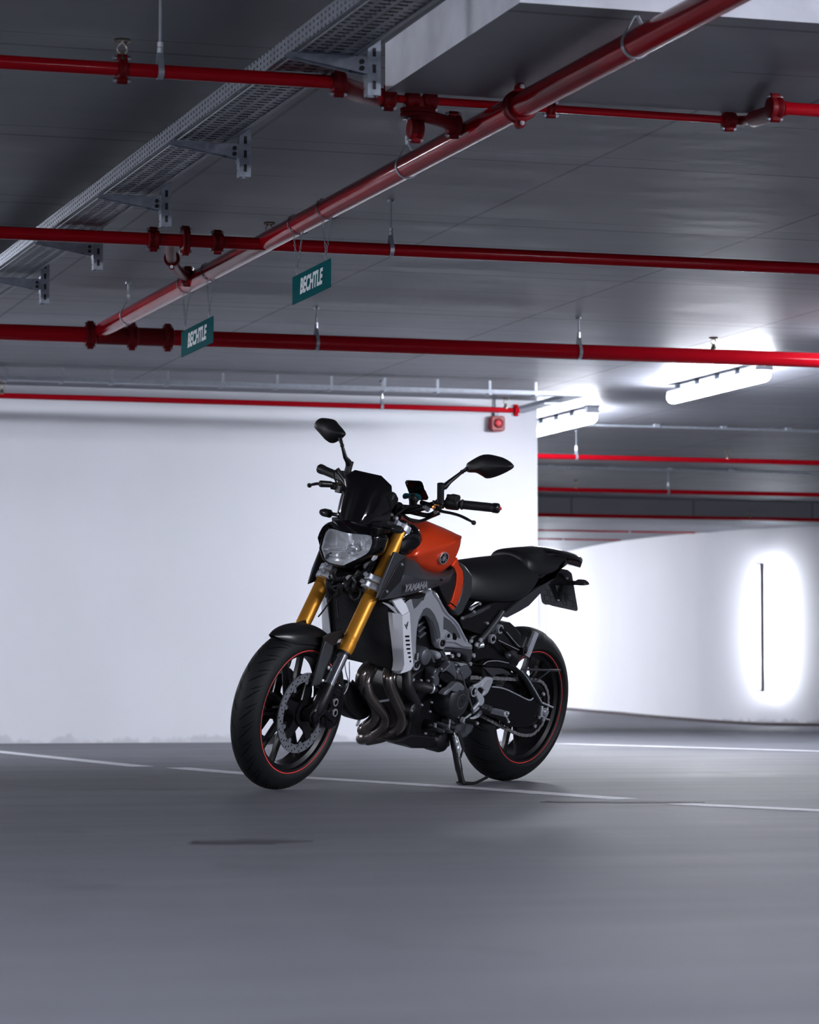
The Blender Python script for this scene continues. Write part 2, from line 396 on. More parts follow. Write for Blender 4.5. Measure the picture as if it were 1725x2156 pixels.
floor_line([Wz(x, y, 0) for x, y in ((1430, 1693.5), (1860, 1713.5))], .11, 'white parking line on the floor reaching the right edge past the dark stain')
floor_line([Wz(x, y, 0) for x, y in ((1170, 1566), (1760, 1583))], .22, 'wide pale band across the floor behind the rear wheel')  # pale band, built like the parking lines
# oil stains on the floor
M['stain'] = mat('oil_stain', (.035, .035, .042), .6, var=.3, vscale=20)
def stain(px, py, rx, ry, label):
    c = Wz(px, py, 0); m_ = MB(); P = []
    rnd = random.Random(int(px)); n = 40; ph = [rnd.uniform(0, 6.28) for _ in range(5)]
    for i in range(n):
        a = 2 * pi * i / n; k = 1 + .16 * sin(2 * a + ph[0]) + .13 * sin(5 * a + ph[1]) + .08 * sin(9 * a + ph[2])
        x, y = rx * cos(a) * k, ry * sin(a) * k; q = RZ @ Vector((x, y, 0)); P.append(Vector((c.x + q.x, c.y + q.y, .0008)))
    m_.prism(P, (0, 0, .0008)); return tag(build('oil_stain', m_, M['stain'], smooth=0), label, 'stain')
stain(520, 1773, .13, .10, 'dark oily stain on the floor in front of the front wheel')
stain(1300, 1689, .22, .09, 'dark oil patch between two white parking lines, right of the motorcycle')

# ------------------------------------------------------------------ sprinkler pipes
def pipe_thing(label, segs, group='red sprinkler pipes under the ceiling'):
    """segs: list of (points, radius); returns the thing"""
    p0 = Vector(segs[0][0][0]); t = thing('sprinkler_pipe', label, 'pipe', p0, group=group)
    for pts, r in segs:
        m_ = MB(); m_.tube([Vector(p) - p0 for p in pts], r, 28); build('pipe_run', m_, M['red'], t)
    return t, p0
def coupling(t, p0, c, d, r, w=.05, mt=None):
    c = Vector(c) - p0; d = Vector(d).normalized(); x, y = frame_of(d)
    m_ = MB(); m_.lathe([(r + .004, -w / 2), (r + .012, -w / 2 + .004), (r + .012, -w * .2), (r + .008, 0), (r + .012, w * .2), (r + .012, w / 2 - .004), (r + .004, w / 2)], c, d, 24)
    for s_ in (1, -1):
        e_ = .7 + r * 14; m_.box(c + y * s_ * (r + .009 * e_), (.022 * e_, .024 * e_, .022 * e_), Matrix((x, d, y)).transposed())
        m_.lathe([(.012 * e_, -.016), (.012 * e_, .016)], c + y * s_ * (r + .013 * e_), d, 10)
    o = build('coupling', m_, mt or M['redcast'], t, bevel=.002)
    for s_ in (1, -1):
        b_ = MB(); q_ = c + y * s_ * (r + .013 * (.7 + r * 14)); b_.lathe([(.004, -.030), (.004, -.026), (.008, -.026), (.008, -.018), (.004, -.018), (.004, .016), (.008, .016), (.008, .024), (.004, .024), (.004, .028)], q_, d, 8)
        build('bolt', b_, M['steel'], o)
def flange(t, p0, c, d, r, w=.03):
    c = Vector(c) - p0; d = Vector(d).normalized(); x, y = frame_of(d); m_ = MB()
    m_.lathe([(r, -w / 2), (r + .038, -w / 2), (r + .038, -.002), (r + .032, 0), (r + .038, .002), (r + .038, w / 2), (r, w / 2)], c, d, 28, sx=.72)
    o = build('flange', m_, M['redcast'], t, bevel=.002)
    for s_ in (1, -1): b_ = MB(); b_.lathe([(.009, -w / 2 - .01), (.009, w / 2 + .01)], c + y * s_ * (r + .022), d, 6); build('bolt', b_, M['steel'], o)
def sprinkler(t, p0, c, h=.075):
    """upright sprinkler head standing on a pipe; c = top of the pipe"""
    c = Vector(c) - p0; m_ = MB()
    m_.lathe([(.016, -.02), (.018, 0), (.014, .012), (.009, .02), (.008, .03)], c, (0, 0, 1), 12)
    for s_ in (1, -1): m_.tube(spline([c + Vector((0, 0, .026)), c + Vector((.014 * s_, 0, .035)), c + Vector((.013 * s_, 0, .05)), c + Vector((0, 0, .062))], 4), .0028, 6)
    m_.lathe([(.003, .058), (.006, .066), (.024, .068), (.027, .063), (.028, .064), (.025, .071), (.003, .072)], c, (0, 0, 1), 16)
    build('sprinkler_head', m_, M['brass'], t)
def hanger(c, r, label, d=(1, 0, 0), ztop=2.5, grp='threaded rod pipe hangers'):
    """rod from the ceiling, nut and pear-shaped strap around the pipe centred at c"""
    c = Vector(c); t = thing('pipe_hanger', label, 'pipe hanger', (c.x, c.y, ztop), group=grp); o = Vector((c.x, c.y, ztop))
    d = Vector(d).normalized(); sd = Vector((-d.y, d.x, 0)); top = c + Vector((0, 0, r + .055))
    m_ = MB(); m_.cyl(top - o + Vector((0, 0, -.012)), Vector((0, 0, 0)), .0042, 8); m_.lathe([(.016, -.012), (.016, 0)], (0, 0, 0), (0, 0, 1), 12); build('threaded_rod', m_, M['galv_dark'], t)
    m_ = MB(); m_.lathe([(.010, -.018), (.010, -.004), (.007, -.002), (.010, 0), (.010, .014)], top - o, (0, 0, 1), 6); build('nut', m_, M['steel'], t)
    P = []
    for i in range(25):
        a = -pi / 2 + 2 * pi * i / 24; rr = r + .003
        p = Vector((cos(a) * rr, sin(a) * rr));
        if p.y > rr * .45: k = (p.y - rr * .45) / (rr * .55); p = Vector((p.x * (1 - .72 * k), p.y + k * (.045)))
        P.append(c - o + sd * p.x + Vector((0, 0, p.y)))
    m_ = MB(); R = []
    for i in range(24):
        dd = (P[(i + 1) % 24] - P[i - 1]).normalized(); nn = d.cross(dd).normalized()
        R.append([P[i] - d * .009, P[i] + d * .009, P[i] + d * .009 + nn * .0025, P[i] - d * .009 + nn * .0025])
    m_.rings(R, loop=True); build('strap', m_, M['galv'], t)
    return t
U3, V3 = Vector((1, 0, 0)), Vector((0, 1, 0))
# pipe nearest the camera, with the detour behind the downstand beam
v1, z1 = 9.015, 2.25
def x1(px, py): return Wy(px, py, v1).x
pA = Vector((-3, v1, z1)); pB = Vector((Wy(700, 172, v1).x, v1, z1))
t1, o1 = pipe_thing('red sprinkler pipe nearest the camera, crossing the top with a dipped middle piece', [([pA, pB], .0215)])
m0 = Wy(806, 206, 9.62); m1 = Wy(1535, 253, 9.62); zR = Wy(1725, 236, v1).z
q0 = Wy(760, 196, 9.35)
mb = MB(); mb.tube([p - o1 for p in spline([pB, pB + Vector((.05, .04, -.005)), q0, m0 + Vector((-.03, -.02, 0)), m0], 6)], [.023] * 3 + [.032] * 10 + [.032] * 8 + [.026] * 4, 20); build('elbow', mb, M['redcast'], t1)
mb = MB(); mb.tube([m0 - o1, m1 - o1], .0135, 18); build('pipe_run', mb, M['red'], t1)
pC = Vector((Wy(1650, 232, v1).x, v1, z1 + .004)); pD = Vector((pC.x + 3, v1, z1 + .004))
mb = MB(); mb.tube([p - o1 for p in spline([m1, Wy(1570, 253, 9.6), Wy(1600, 247, 9.35), Wy(1630, 236, 9.12), pC], 5)], [.016] * 8 + [.028] * 9 + [.026] * 4, 20); build('elbow', mb, M['redcast'], t1)
mb = MB(); mb.tube([pC - o1, pD - o1], .0215, 20); build('pipe_run', mb, M['red'], t1)
coupling(t1, o1, pB + U3 * .02, U3, .0225, .045); coupling(t1, o1, m0 + U3 * .02, U3, .02); coupling(t1, o1, pC - U3 * .03, U3, .023)
coupling(t1, o1, Wy(868, 210, 9.62), U3, .016); coupling(t1, o1, Wy(905, 213, 9.62), U3, .016); coupling(t1, o1, Wy(1535, 254, 9.62), U3, .016); coupling(t1, o1, Wy(1160, 229, 9.62), U3, .012, .03)
c_ = Vector((x1(257, 150), v1, z1)); sprinkler(t1, o1, c_ + Vector((0, 0, .0215))); coupling(t1, o1, c_, U3, .0215, .03)
hanger((x1(337, 148), v1, z1), .0215, 'hanger rod on the near red pipe left of the cable tray')
# second pipe
def straight(label, v, z, r, xa, xb):
    t, o = pipe_thing(label, [([(xa, v, z), (xb, v, z)], r)]); return t, o
t2, o2 = straight('second red sprinkler pipe from the top, crossing behind the upper hanging sign', 12.60, 2.28, .027, -4, 9)
P2 = lambda px, py: Wy(px, py, 12.60)
for px, py in ((323, 507), (458, 513)):
    c_ = P2(px, py); coupling(t2, o2, (c_.x, 12.6, 2.28), U3, .027)
c_ = P2(390, 509); flange(t2, o2, (c_.x, 12.6, 2.28), U3, .027)
hanger((P2(823, 530).x, 12.6, 2.28), .027, 'hanger rod on the second red pipe, right of the upper sign')
c_ = P2(567, 515); sprinkler(t2, o2, (c_.x, 12.6, 2.305))
# third
t3, o3 = straight('thick red pipe crossing just below both hanging signs, third from the top', 16.27, 2.30, .044, -3.5, 12)
P3 = lambda px, py: Wy(px, py, 16.27)
for px in (190, 278, 353): coupling(t3, o3, (P3(px, 708).x, 16.27, 2.3), U3, .045, .06)
mb = MB(); mb.tube([Vector((P3(205, 700).x, 16.27, 2.3)) - o3, Vector((P3(345, 700).x, 16.27, 2.3)) - o3], .05, 24); build('tee_fitting', mb, M['redcast'], t3)
hanger((P3(666, 720).x, 16.27, 2.3), .044, 'hanger rod directly below the upper sign')
hanger((P3(1219, 730).x, 16.27, 2.3), .044, 'hanger rod on the thick red pipe toward the right')
sprinkler(t3, o3, (P3(1503, 740).x, 16.27, 2.343))
# fourth, in front of the wall
t4, o4 = pipe_thing('thin red pipe ending in front of the white wall above the alarm', [([(-3, 20.0, 2.32), (Wy(1093, 860, 20.0).x, 20.0, 2.32)], .0185)])
P4 = lambda px: Wy(px, 850, 20.0).x
hanger((P4(804), 20.0, 2.32), .0185, 'hanger rod on the thin pipe in front of the white wall')
for px in (4, 1065): sprinkler(t4, o4, (P4(px), 20.0, 2.335), .06)
coupling(t4, o4, (P4(1086), 20.0, 2.32), U3, .0185, .03, M['red'])
# far pipes
def far_pipe(px0, py0, px1, py1, v, r, lab, endx=None):
    a = Wy(px0, py0, v); b = Wy(px1, py1, v); z = (a.z + b.z) / 2
    t, o = pipe_thing(lab, [([(7.0, v, z), (b.x if endx is None else endx, v, z)], r)]); return t, o, z
F = []
for args in ((1135, 961, 1725, 974, 23.36, .021, 'red pipe beyond the wall corner, the highest of the distant ones', 17.5), (1135, 1029, 1725, 1043, 27.18, .021, 'second highest red pipe beyond the wall corner', 17.5), (1135, 1085, 1725, 1094, 31.15, .021, 'red pipe below the ceiling step beyond the wall corner, full width', 17.5),
             (1135, 1117, 1463, 1118, 33.95, .019, 'short red pipe ending over the curved wall, longer of the two lowest'), (1135, 1134, 1307, 1135, 35.9, .019, 'shortest and lowest red pipe beyond the wall corner')):
    F.append(far_pipe(*args) + (args[4], args[5]))
for i, px, kind in ((0, 1214, 'h'), (0, 1533, 's'), (1, 1213, 's'), (1, 1407, 'h'), (2, 1578, 's'), (3, 1325, 'h'), (3, 1445, 's'), (4, 1185, 'h'), (4, 1291, 's')):
    t, o, z, v, r = F[i]; x = Wy(px, 1000, v).x
    lb = {0: 'hanger rod under the ceiling on the highest distant pipe', 1: 'hanger rod on the second highest distant pipe', 3: 'hanger rod on the longer short pipe over the curved wall', 4: 'hanger rod on the lowest short pipe'}
    if kind == 's': sprinkler(t, o, (x, v, z + r))
    else: hanger((x, v, z), r, lb[i], ztop=2.5 if i < 3 else 2.28)
# large main pipe running away from the camera
ub = 3.225; za_, zb_ = 2.258, 2.325; va, vb = 6.6, 16.22
def big_c(v): return Vector((ub, v, za_ + (zb_ - za_) * (v - 8.2) / (16.2 - 8.2)))
tb, ob = pipe_thing('large glossy red main pipe running away diagonally overhead, carrying the signs', [([big_c(va), big_c(vb)], .043)])
coupling(tb, ob, big_c(Wx(1095, 218, ub).y), V3, .043, .06)
hanger(big_c(Wx(1340, 90, ub).y), .043, 'hanger on the large main pipe at the top right', V3)
hanger(big_c(Wx(858, 345, ub).y), .043, 'hanger on the large main pipe near the elbow branch', V3)
hanger(big_c(Wx(270, 665, ub).y), .043, 'hanger on the far end of the large main pipe', V3)
# branch fittings joining the cross pipes to the main pipe
def branch(label, pts, r, cps, fl=()):
    p0 = Vector(pts[0]); t = thing('pipe_branch', label, 'pipe fitting', p0, group='pipe branches down to the main pipe')
    mb = MB(); mb.tube([p - p0 for p in spline(pts, 6)], r, 20); build('elbow_pipe', mb, M['redcast'], t)
    for c, d in cps: coupling(t, p0, c, d, r)
    for c, d in fl: flange(t, p0, c, d, r)
va_ = Wx(985, 272, ub).y
bpz = big_c(va_).z
a0 = Wy(882, 212, 9.62)
e1 = Vector((a0.x, 9.62, bpz + .012)); e2 = Vector((ub - .10, 9.62 + (va_ - 9.62) * .5, bpz + .01)); e3 = Vector((ub, va_, bpz))
branch('valve and elbow branch joining the near pipe to the main pipe', [a0, a0 + Vector((0, 0, -.03)), Wy(880, 240, 9.62), e1, e1 + Vector((.03, .0, -.004)), e2, e3], .023, [(Wy(875, 272, 9.62), U3), (e2 + Vector((.02, .02, 0)), U3)], [(Wy(880, 238, 9.62), Vector((0, 0, 1)))])
vc = Wx(405, 588, ub).y; b0 = P2(362, 512)
b0 = Vector((b0.x, 12.6, 2.28)); c1 = Wd(362, 545, 13.4); c2 = Wd(372, 568, 13.9); c3 = Wd(395, 582, 14.3); c4 = Vector((ub, vc - .1, big_c(vc).z + .01))
branch('curved elbow branch joining the second pipe to the main pipe', [b0, Wd(360, 528, 13.1), c1, c2, c3, c4], .024, [(c1, c2 - c1), (c3, c4 - c3)])

# ------------------------------------------------------------------ hanging signs
def sign(c, w, h, label):
    """board in the V-Z plane at c (centre), hung from the main pipe on two chains"""
    c = Vector(c); t = thing('hanging_sign', label, 'sign', c, group=None)
    mb = MB(); mb.box((0, 0, 0), (.004, w, h)); build('board', mb, M['teal'], t, bevel=.001, smooth=0)
    for s_ in (-1, 1):
        tm = text_mb('BECHTLE', h * .66, h * .026, .22 , .001, .98)
        wd = max(v.x for v in tm.v) - min(v.x for v in tm.v); k = w * .60 / wd
        # seen from -u (s=-1): reading direction runs from far (+v) to near (-v)
        tm.v = [Vector((s_ * (.0026 if v.z > 0 else .0019), (v.x * k) * s_, v.y * 1.12)) for v in tm.v]
        build('lettering', tm, M['white_ink'], t, smooth=0)
    for y_ in (-w * .38, w * .38):
        m_ = MB(); m_.tube([Vector((0, y_ + .008 * cos(a), h / 2 + .004 + .010 * sin(a))) for a in [2 * pi * i / 12 for i in range(12)]], .0018, 6, loop=True)
        m_.tube([Vector((.004 * cos(a), y_, h / 2 + .02 + .009 * sin(a))) for a in [2 * pi * i / 12 for i in range(12)]], .0018, 6, loop=True)
        build('hook', m_, M['steel'], t)
        m_ = MB(); pc = big_c(c.y + y_) - c; top = Vector((0, y_ - .0, h / 2 + .026)); rp = .0455
        a_ = pc + Vector((0, -.075, -rp * .7)) ; b_ = pc + Vector((0, .075, -rp * .7))
        strands = []
        for e in (a_, b_):
            n = int((e - top).length / .013)
            strands.append([(top.lerp(e, i / n), e - top) for i in range(n)])
        strands.append([(pc + Vector((cos(an) * rp, sin(an) * .03, sin(an) * rp)), Vector((-sin(an), 0, cos(an)))) for an in [2 * pi * i / 26 for i in range(26)]])
        for path in strands:
            m_ = MB()
            for i, (q, d) in enumerate(path):
                x_, y2 = frame_of(d); x_ = x_ if i % 2 else y2; d = d.normalized()
                m_.tube([q + d * .0075 * cos(a) + x_ * .0038 * sin(a) for a in [2 * pi * k_ / 6 for k_ in range(6)]], .0014, 4, loop=True)
            build('chain', m_, M['galv_dark'], t)
sign((3.22, 11.87, 2.022), .59, .116, 'teal sign with slanted white capital letters, upper and nearer of the two')
sign((3.22, 13.925, 2.027), .66, .124, 'teal sign with slanted white capital letters, lower left and farther of the two')

# ------------------------------------------------------------------ cable tray with brackets
M['tray_side'] = holes(mat('perforated_tray_side', (.28, .31, .36), .4, .8, var=.08, vscale=20), 1, .042, .014, 2, .0185, .0085)
M['tray_base'] = holes(mat('slotted_tray_base', (.2, .22, .25), .45, .8, var=.1, vscale=20), 1, .046, .018, 0, .05, .036, .0)
tz = lambda v: 2.27 + (v - 8.7) * (.065 / 5.1)
v0, v1_ = 5.2, 20.9
o = Vector((2.3, v0, tz(v0))); sl = Vector((0, v1_ - v0, tz(v1_) - tz(v0)))
tt = thing('cable_tray', 'long perforated galvanised cable tray running away overhead', 'cable tray', o)
mb = MB(); th = .0015
mb.prism([(0, 0, 0), (th, 0, 0), (th, 0, .055), (.010, 0, .055), (.010, 0, .0565), (0, 0, .0565)], sl); build('side_rail', mb, M['tray_side'], tt, smooth=0)
mb = MB(); mb.prism([(.205, 0, 0), (.205 - th, 0, 0), (.205 - th, 0, .055), (.195, 0, .055), (.195, 0, .0565), (.205, 0, .0565)], sl); build('side_rail', mb, M['tray_side'], tt, smooth=0)
mb = MB(); mb.prism([(0, 0, 0), (.205, 0, 0), (.205, 0, th), (0, 0, th)], sl); build('tray_base', mb, M['tray_base'], tt, smooth=0)
mb = MB()
for x in (.018, .187): mb.tube([Vector((x, 0, -.002)), Vector((x, 0, -.002)) + sl], .0035, 6)
for x in (.05, .08, .11, .14, .16): mb.tube([Vector((x, 0, .012 + .006 * sin(x * 50))), Vector((x, 0, .012)) + sl], .009, 8, mi=1)
build('cable', mb, [M['galv_dark'], M['dark']], tt)
M['strut'] = mat('galvanised_strut', (.34, .38, .44), .36, .75, var=.15, vscale=40, rvar=.1)
br_first = None
labs = ['cable tray bracket post nearest the camera, at the near red pipe', 'second cable tray bracket from the camera', 'third cable tray bracket from the camera', 'fourth cable tray bracket, behind the second red pipe', 'fifth cable tray bracket at the left edge', 'sixth and farthest cable tray bracket at the left edge']
for i, v in enumerate((8.72, 10.33, 11.61, 12.98, 14.28)):
    zb = 2.152 + (v - 8.72) * .0092
    if br_first is None:
        br = thing('tray_bracket', labs[0], 'bracket', (2.555, v, zb), group='cable tray brackets')
        h = 2.5 - zb; mb = MB()
        mb.box((-.0195, 0, h / 2), (.002, .041, h)); mb.box((0, -.0205, h / 2), (.041, .002, h)); mb.box((0, .0205, h / 2), (.041, .002, h))
        mb.box((.0185, -.015, h / 2), (.002, .010, h)); mb.box((.0185, .015, h / 2), (.002, .010, h)); mb.box((0, 0, h - .003), (.12, .12, .006))
        build('post', mb, M['strut'], br, smooth=0)
        mb = MB()
        for k in range(7):
            mb = MB(); mb.box((0, -.0218, .03 + k * .05), (.011, .001, .026)); build('slot', mb, M['dark'], br, smooth=0)
        ah = tz(v) - zb; mb = MB()
        for s_ in (-.02, .02):
            mb.prism([(-.02, s_, ah - .003), (-.27, s_, ah - .003), (-.27, s_, ah - .012), (-.02, s_, ah - .055)], (0, .0018, 0))
        mb.box((-.145, 0, ah - .003), (.25, .042, .002)); mb.box((-.021, 0, ah - .03), (.003, .05, .075))
        build('arm', mb, M['strut'], br, smooth=0)
        mb = MB(); mb.lathe([(.008, 0), (.008, .009)], (-.04, -.022, ah - .02), (0, -1, 0), 6); mb.lathe([(.008, 0), (.008, .009)], (-.04, -.022, ah - .04), (0, -1, 0), 6); build('bolt', mb, M['dark'], br)
        br_first = br
    else:
        br = copy_tree(br_first); br.location = (2.555, v, zb); br['label'] = labs[i]
# small tray along the top of the wall
def small_tray(label, a, b, w, out, clips):
    a = Vector(a); b = Vector(b); t = thing('cable_tray', label, 'cable tray', a); d = b - a; n = Vector(out)
    mb = MB(); mb.bar(Vector((0, 0, 0)), d, w, .002); mb.bar(n * w / 2 + Vector((0, 0, .013)), d + n * w / 2 + Vector((0, 0, .013)), .002, .026); mb.bar(-n * w / 2 + Vector((0, 0, .013)), d - n * w / 2 + Vector((0, 0, .013)), .002, .026)
    build('channel', mb, M['galv'], t, smooth=0)
    for f in clips:
        m_ = MB(); p = d * f; m_.bar(p + n * w / 2 + Vector((0, 0, -.006)), p + n * w / 2 + Vector((0, 0, 2.492 - a.z)), .018, .004, up=n); m_.box(p + Vector((0, 0, -.006)), (.02, w + .02, .008) if abs(d.x) > abs(d.y) else (w + .02, .02, .008)); build('clip', m_, M['galv'], t, smooth=0)
small_tray('narrow cable tray running under the ceiling along the top of the white wall', (-1, 19.9, 2.405), (7.33, 19.75, 2.405), .09, (0, -1, 0), [.515, .56, .60, .645, .69, .735, .78, .825, .87, .915, .955])
small_tray('short cable tray turning the wall corner under the ceiling', (7.27, 19.82, 2.405), (7.27, 24.0, 2.405), .12, (-1, 0, 0), [.1, .35, .7])
# conduits on the ceiling beyond the corner
def conduit(px0, py0, px1, py1, z, clips, label):
    a = Wz(px0, py0, z); b = Wz(px1, py1, z); v = (a.y + b.y) / 2; p0 = Vector((7.5, v, z)); p1 = Vector((17.5, v, z))
    t = thing('ceiling_conduit', label, 'conduit', p0, group='grey conduits on the ceiling beyond the corner')
    mb = MB(); mb.tube([Vector((0, 0, 0)), p1 - p0], .011, 10); build('conduit_tube', mb, M['galv'], t)
    for px in clips:
        x = Wy(px, (py0 + py1) / 2, v).x - p0.x; m_ = MB(); m_.box((x, 0, .008), (.05, .04, 2 * (2.499 - z) - .016 if False else .022)); build('clip', m_, M['galv'], t, smooth=0, bevel=.002)
conduit(1250, 893, 1725, 909, 2.482, (1383, 1524, 1660), 'grey conduit on the ceiling right of the lamp at the corner')
conduit(1135, 982, 1725, 997, 2.482, (1161, 1287, 1411, 1540, 1660), 'grey conduit on the ceiling between the two highest distant pipes')

# ------------------------------------------------------------------ alarm sounder
ac = Wy(1051, 891, 20.97)
ta = thing('fire_alarm_beacon', 'square red alarm beacon on the white wall under the thin pipe', 'alarm', (ac.x, 21.06, ac.z))
mb = MB(); mb.prism([(x * .052, -.075, z * .056) for x, z in ((-1, -.75), (-.75, -1), (.75, -1), (1, -.75), (1, .75), (.75, 1), (-.75, 1), (-1, .75))], (0, .075, 0)); build('housing', mb, mat('alarm_red_plastic', (.30, .008, .012), .4), ta, bevel=.006)
mb = MB(); mb.lathe([(.034, 0), (.034, .012), (.028, .018), (.026, .014)], (0, -.072, 0), (0, -1, 0), 28); build('lens_ring', mb, mat('alarm_dark_red', (.12, .004, .006), .4), ta)
mb = MB(); mb.lathe([(.027, 0), (.026, .014), (.018, .022), (.004, .025)], (0, -.072, 0), (0, -1, 0), 24); build('lens', mb, mat('alarm_lens_pink', (.85, .09, .1), .25, coat=.5), ta)
mb = MB(); mb.box((-.0, -.02, .075), (.03, .03, .05)); mb.tube([(0, -.02, .09), (-.01, -.02, .16), (0, -.02, .2)], .006, 8); build('cable_gland', mb, M['galv_dark'], ta)

# ------------------------------------------------------------------ tube lamps
M['lampbody'] = mat('lamp_housing', (.45, .47, .5), .4)
M['glow'] = {}
def glow(f, base):
    k = round(f * base, 2)
    if k not in M['glow']: M['glow'][k] = emit('tube_glow_%s' % str(k).replace('.', '_'), (.89, .91, 1.0), k)
    return M['glow'][k]
LAB = ['bright tube lamp on the ceiling at the far right', 'bright tube lamp partly hidden behind the wall corner']
def tube_lamp(u, v, f, label, grp='ceiling tube lamps'):
    t = thing('tube_lamp', label, 'lamp', (u, v, 2.28 if v > 31.5 else 2.5), group=grp); L2 = .80
    mb = MB(); mb.prism([(x, -L2, z) for x, z in ((-.04, -.075), (-.045, -.05), (-.03, -.04), (.03, -.04), (.045, -.05), (.04, -.075))], (0, 2 * L2, 0)); build('housing', mb, M['lampbody'], t, smooth=0, bevel=.003)
    mb = MB(); R = []
    for y in (-L2 - .01, -L2 + .02, L2 - .02, L2 + .01):
        k = .75 if abs(y) > L2 else 1; R.append([Vector((.05 * k * cos(a), y, -.078 + (-.055 * k * sin(a)) + (0 if k == 1 else -.008))) for a in [pi * i / 12 for i in range(13)]])
    mb.rings(R); build('diffuser', mb, glow(f, TUBE_POWER), t)
    for y in (-.7, -.35, 0, .35, .7):
        
        for x_, z_, sz_ in ((0, -.02, (.03, .02, .04)), (-.047, -.08, (.008, .018, .035)), (.047, -.08, (.008, .018, .035))):
            mb = MB(); mb.box((x_, y, z_), sz_); build('clip' if x_ else 'mounting_foot', mb, M['galv_dark'], t, smooth=0)
    mb = MB(); mb.box((.0, -.79, -.03), (.1, .06, .06)); build('end_cap', mb, M['lampbody'], t, bevel=.004)
    return t
for i, (u, v, f) in enumerate(CEILING_TUBES):
    if f > 0: tube_lamp(u, v, f, LAB[i] if i < 2 else 'unseen ceiling tube lamp', 'ceiling tube lamps' if i < 2 else 'ceiling tube lamps outside the picture')
def wall_lamp(p, z0, z1_, label, nrm, f=1.0):
    t = thing('wall_tube_lamp', label, 'lamp', (p.x, p.y, z0), group='upright tube lamps on the curved wall'); n = Vector(nrm).normalized(); s_ = Vector((-n.y, n.x, 0)); H = z1_ - z0
    mb = MB(); mb.bar(n * .075, n * .075 + Vector((0, 0, H)), .045, .012, up=n); build('channel', mb, M['galv_dark'], t, smooth=0)
    mb = MB(); mb.cyl(n * .05 + Vector((0, 0, .03)), n * .05 + Vector((0, 0, H - .03)), .010, 14); build('tube', mb, glow(f, WALL_TUBE), t)
    for z in (0.0, H):
        mb = MB(); mb.bar(Vector((0, 0, z)), n * .1 + Vector((0, 0, z)), .03, .02); mb.bar(n * .08 + Vector((0, 0, z)), n * .08 - s_ * .07 + Vector((0, 0, z + .008)), .02, .012); build('bracket', mb, M['galv_dark'], t, smooth=0)
wl = Wd(1607, 1455, 35.55); wall_lamp(wl, .37, 1.85, 'upright tube lamp on the curved wall at the far right', Vector((-.42, -.91, 0)))
wl = Wd(1163, 1500, 43.2); wall_lamp(wl, .45, 1.75, 'upright tube lamp on the curved wall right behind the tail of the motorcycle', Vector((-.99, .05, 0)), .9)

# ================================================================== the motorcycle
BM = RZ @ Matrix(((-0.5984662722528253, 0.7859669864181574, 0.1552224765830223), (-0.8011480019171283, -0.5871258885372815, -0.11595287850459127), (0.0, -0.19375006392274408, 0.9810509225977684)))
BO = RZ @ Vector((0.370961, 12.29656, 0.0017054))
SM = Matrix(((0.9986219385348055, -0.05247676572957907, -0.0006426006146284634), (0.05247676572957907, 0.9983222889470692, 0.024470317734908504), (-0.0006426006146284633, -0.024470317734908504, 0.9997003504122637)))
SP = Vector((1.41009184, 0, 0.2860536))
bike = thing('motorcycle', 'orange and black naked motorcycle with gold fork, leaning on its side stand', 'motorcycle')
bike.matrix_world = Matrix.Translation(BO) @ BM.to_4x4()
def steer(p): return SM @ (Vector(p) - SP) + SP
ZO = {'1': (620, 860, 3.594), '2': (460, 1280, 4.3125), '3': (720, 1180, 5.0735), '4': (900, 1280, 5.0735), '5': (920, 1120, 5.0735),
      'a': (650, 1080, 7.841), 'b': (620, 960, 7.1875), 'c': (820, 1000, 7.1875), 'd': (860, 1360, 8.625), 'e': (560, 1400, 8.625), 'f': (1020, 1380, 9.583), 'p': (0, 0, 1)}
def tp(z, x, y, Y, st=False):
    """point of the bike at lateral distance Y seen at position x, y of study sheet z (st: in the steered front frame)"""
    ox, oy, s = ZO[z]; r = BM.transposed() @ (RZ @ cray(ox + x / s, oy + y / s)); o = BM.transposed() @ (EYEV - BO)
    if st:
        o = SM.transposed() @ (o - SP) + SP; r = SM.transposed() @ r
    return o + r * ((Y - o.y) / r.y)
def tl(z, pts, Y=None, st=False):
    return [tp(z, p[0], p[1], p[2] if len(p) > 2 else Y, st) for p in pts]
def xz(x, z, y): return Vector((x, y, z))

M['tyre'] = mat('tyre_rubber', (.006, .0068, .008), .62, bump=.2, bscale=220, spec=.35, bdist=.0006, rvar=.08)
M['groove'] = mat('tyre_groove', (.003, .003, .003), .9, spec=.1)
M['fenderm'] = mat('satin_black_fender', (.008, .0085, .010), .3)
M['rim'] = mat('satin_black_rim', (.006, .006, .007), .3, spec=.5)
M['stripe'] = mat('red_rim_stripe', (.75, .06, .06), .4)
M['gold'] = mat('gold_anodised', (.60, .26, .028), .42, .6)
M['gold2'] = mat('gold_anodised_dark', (.36, .15, .015), .36, .7)
M['chrome'] = mat('polished_chrome', (.78, .8, .84), .09, 1)
M['alu'] = mat('satin_aluminium', (.52, .55, .60), .36, .45, bump=.15, bscale=300, bdist=.0004)
M['silver'] = mat('silver_painted_frame', (.46, .48, .53), .36, .45, coat=.2)
M['silver_d'] = mat('dark_silver', (.085, .09, .10), .45, .3)  # dark silver; also colours the shade in the frame recesses
M['disc'] = mat('brake_disc_steel', (.22, .23, .26), .38, .4, bump=.1, bscale=200, bdist=.0003)
M['black'] = mat('satin_black_metal', (.006, .006, .0075), .34, spec=.5)
M['gloss'] = mat('gloss_black_paint', (.004, .004, .005), .08, spec=.5, coat=.3)
M['plastic'] = mat('textured_black_plastic', (.006, .006, .0075), .5, bump=.2, bscale=300, bdist=.0004)
M['greyp'] = mat('matt_dark_grey_panel', (.048, .051, .058), .40, .3, bump=.08, bscale=400, bdist=.0003)
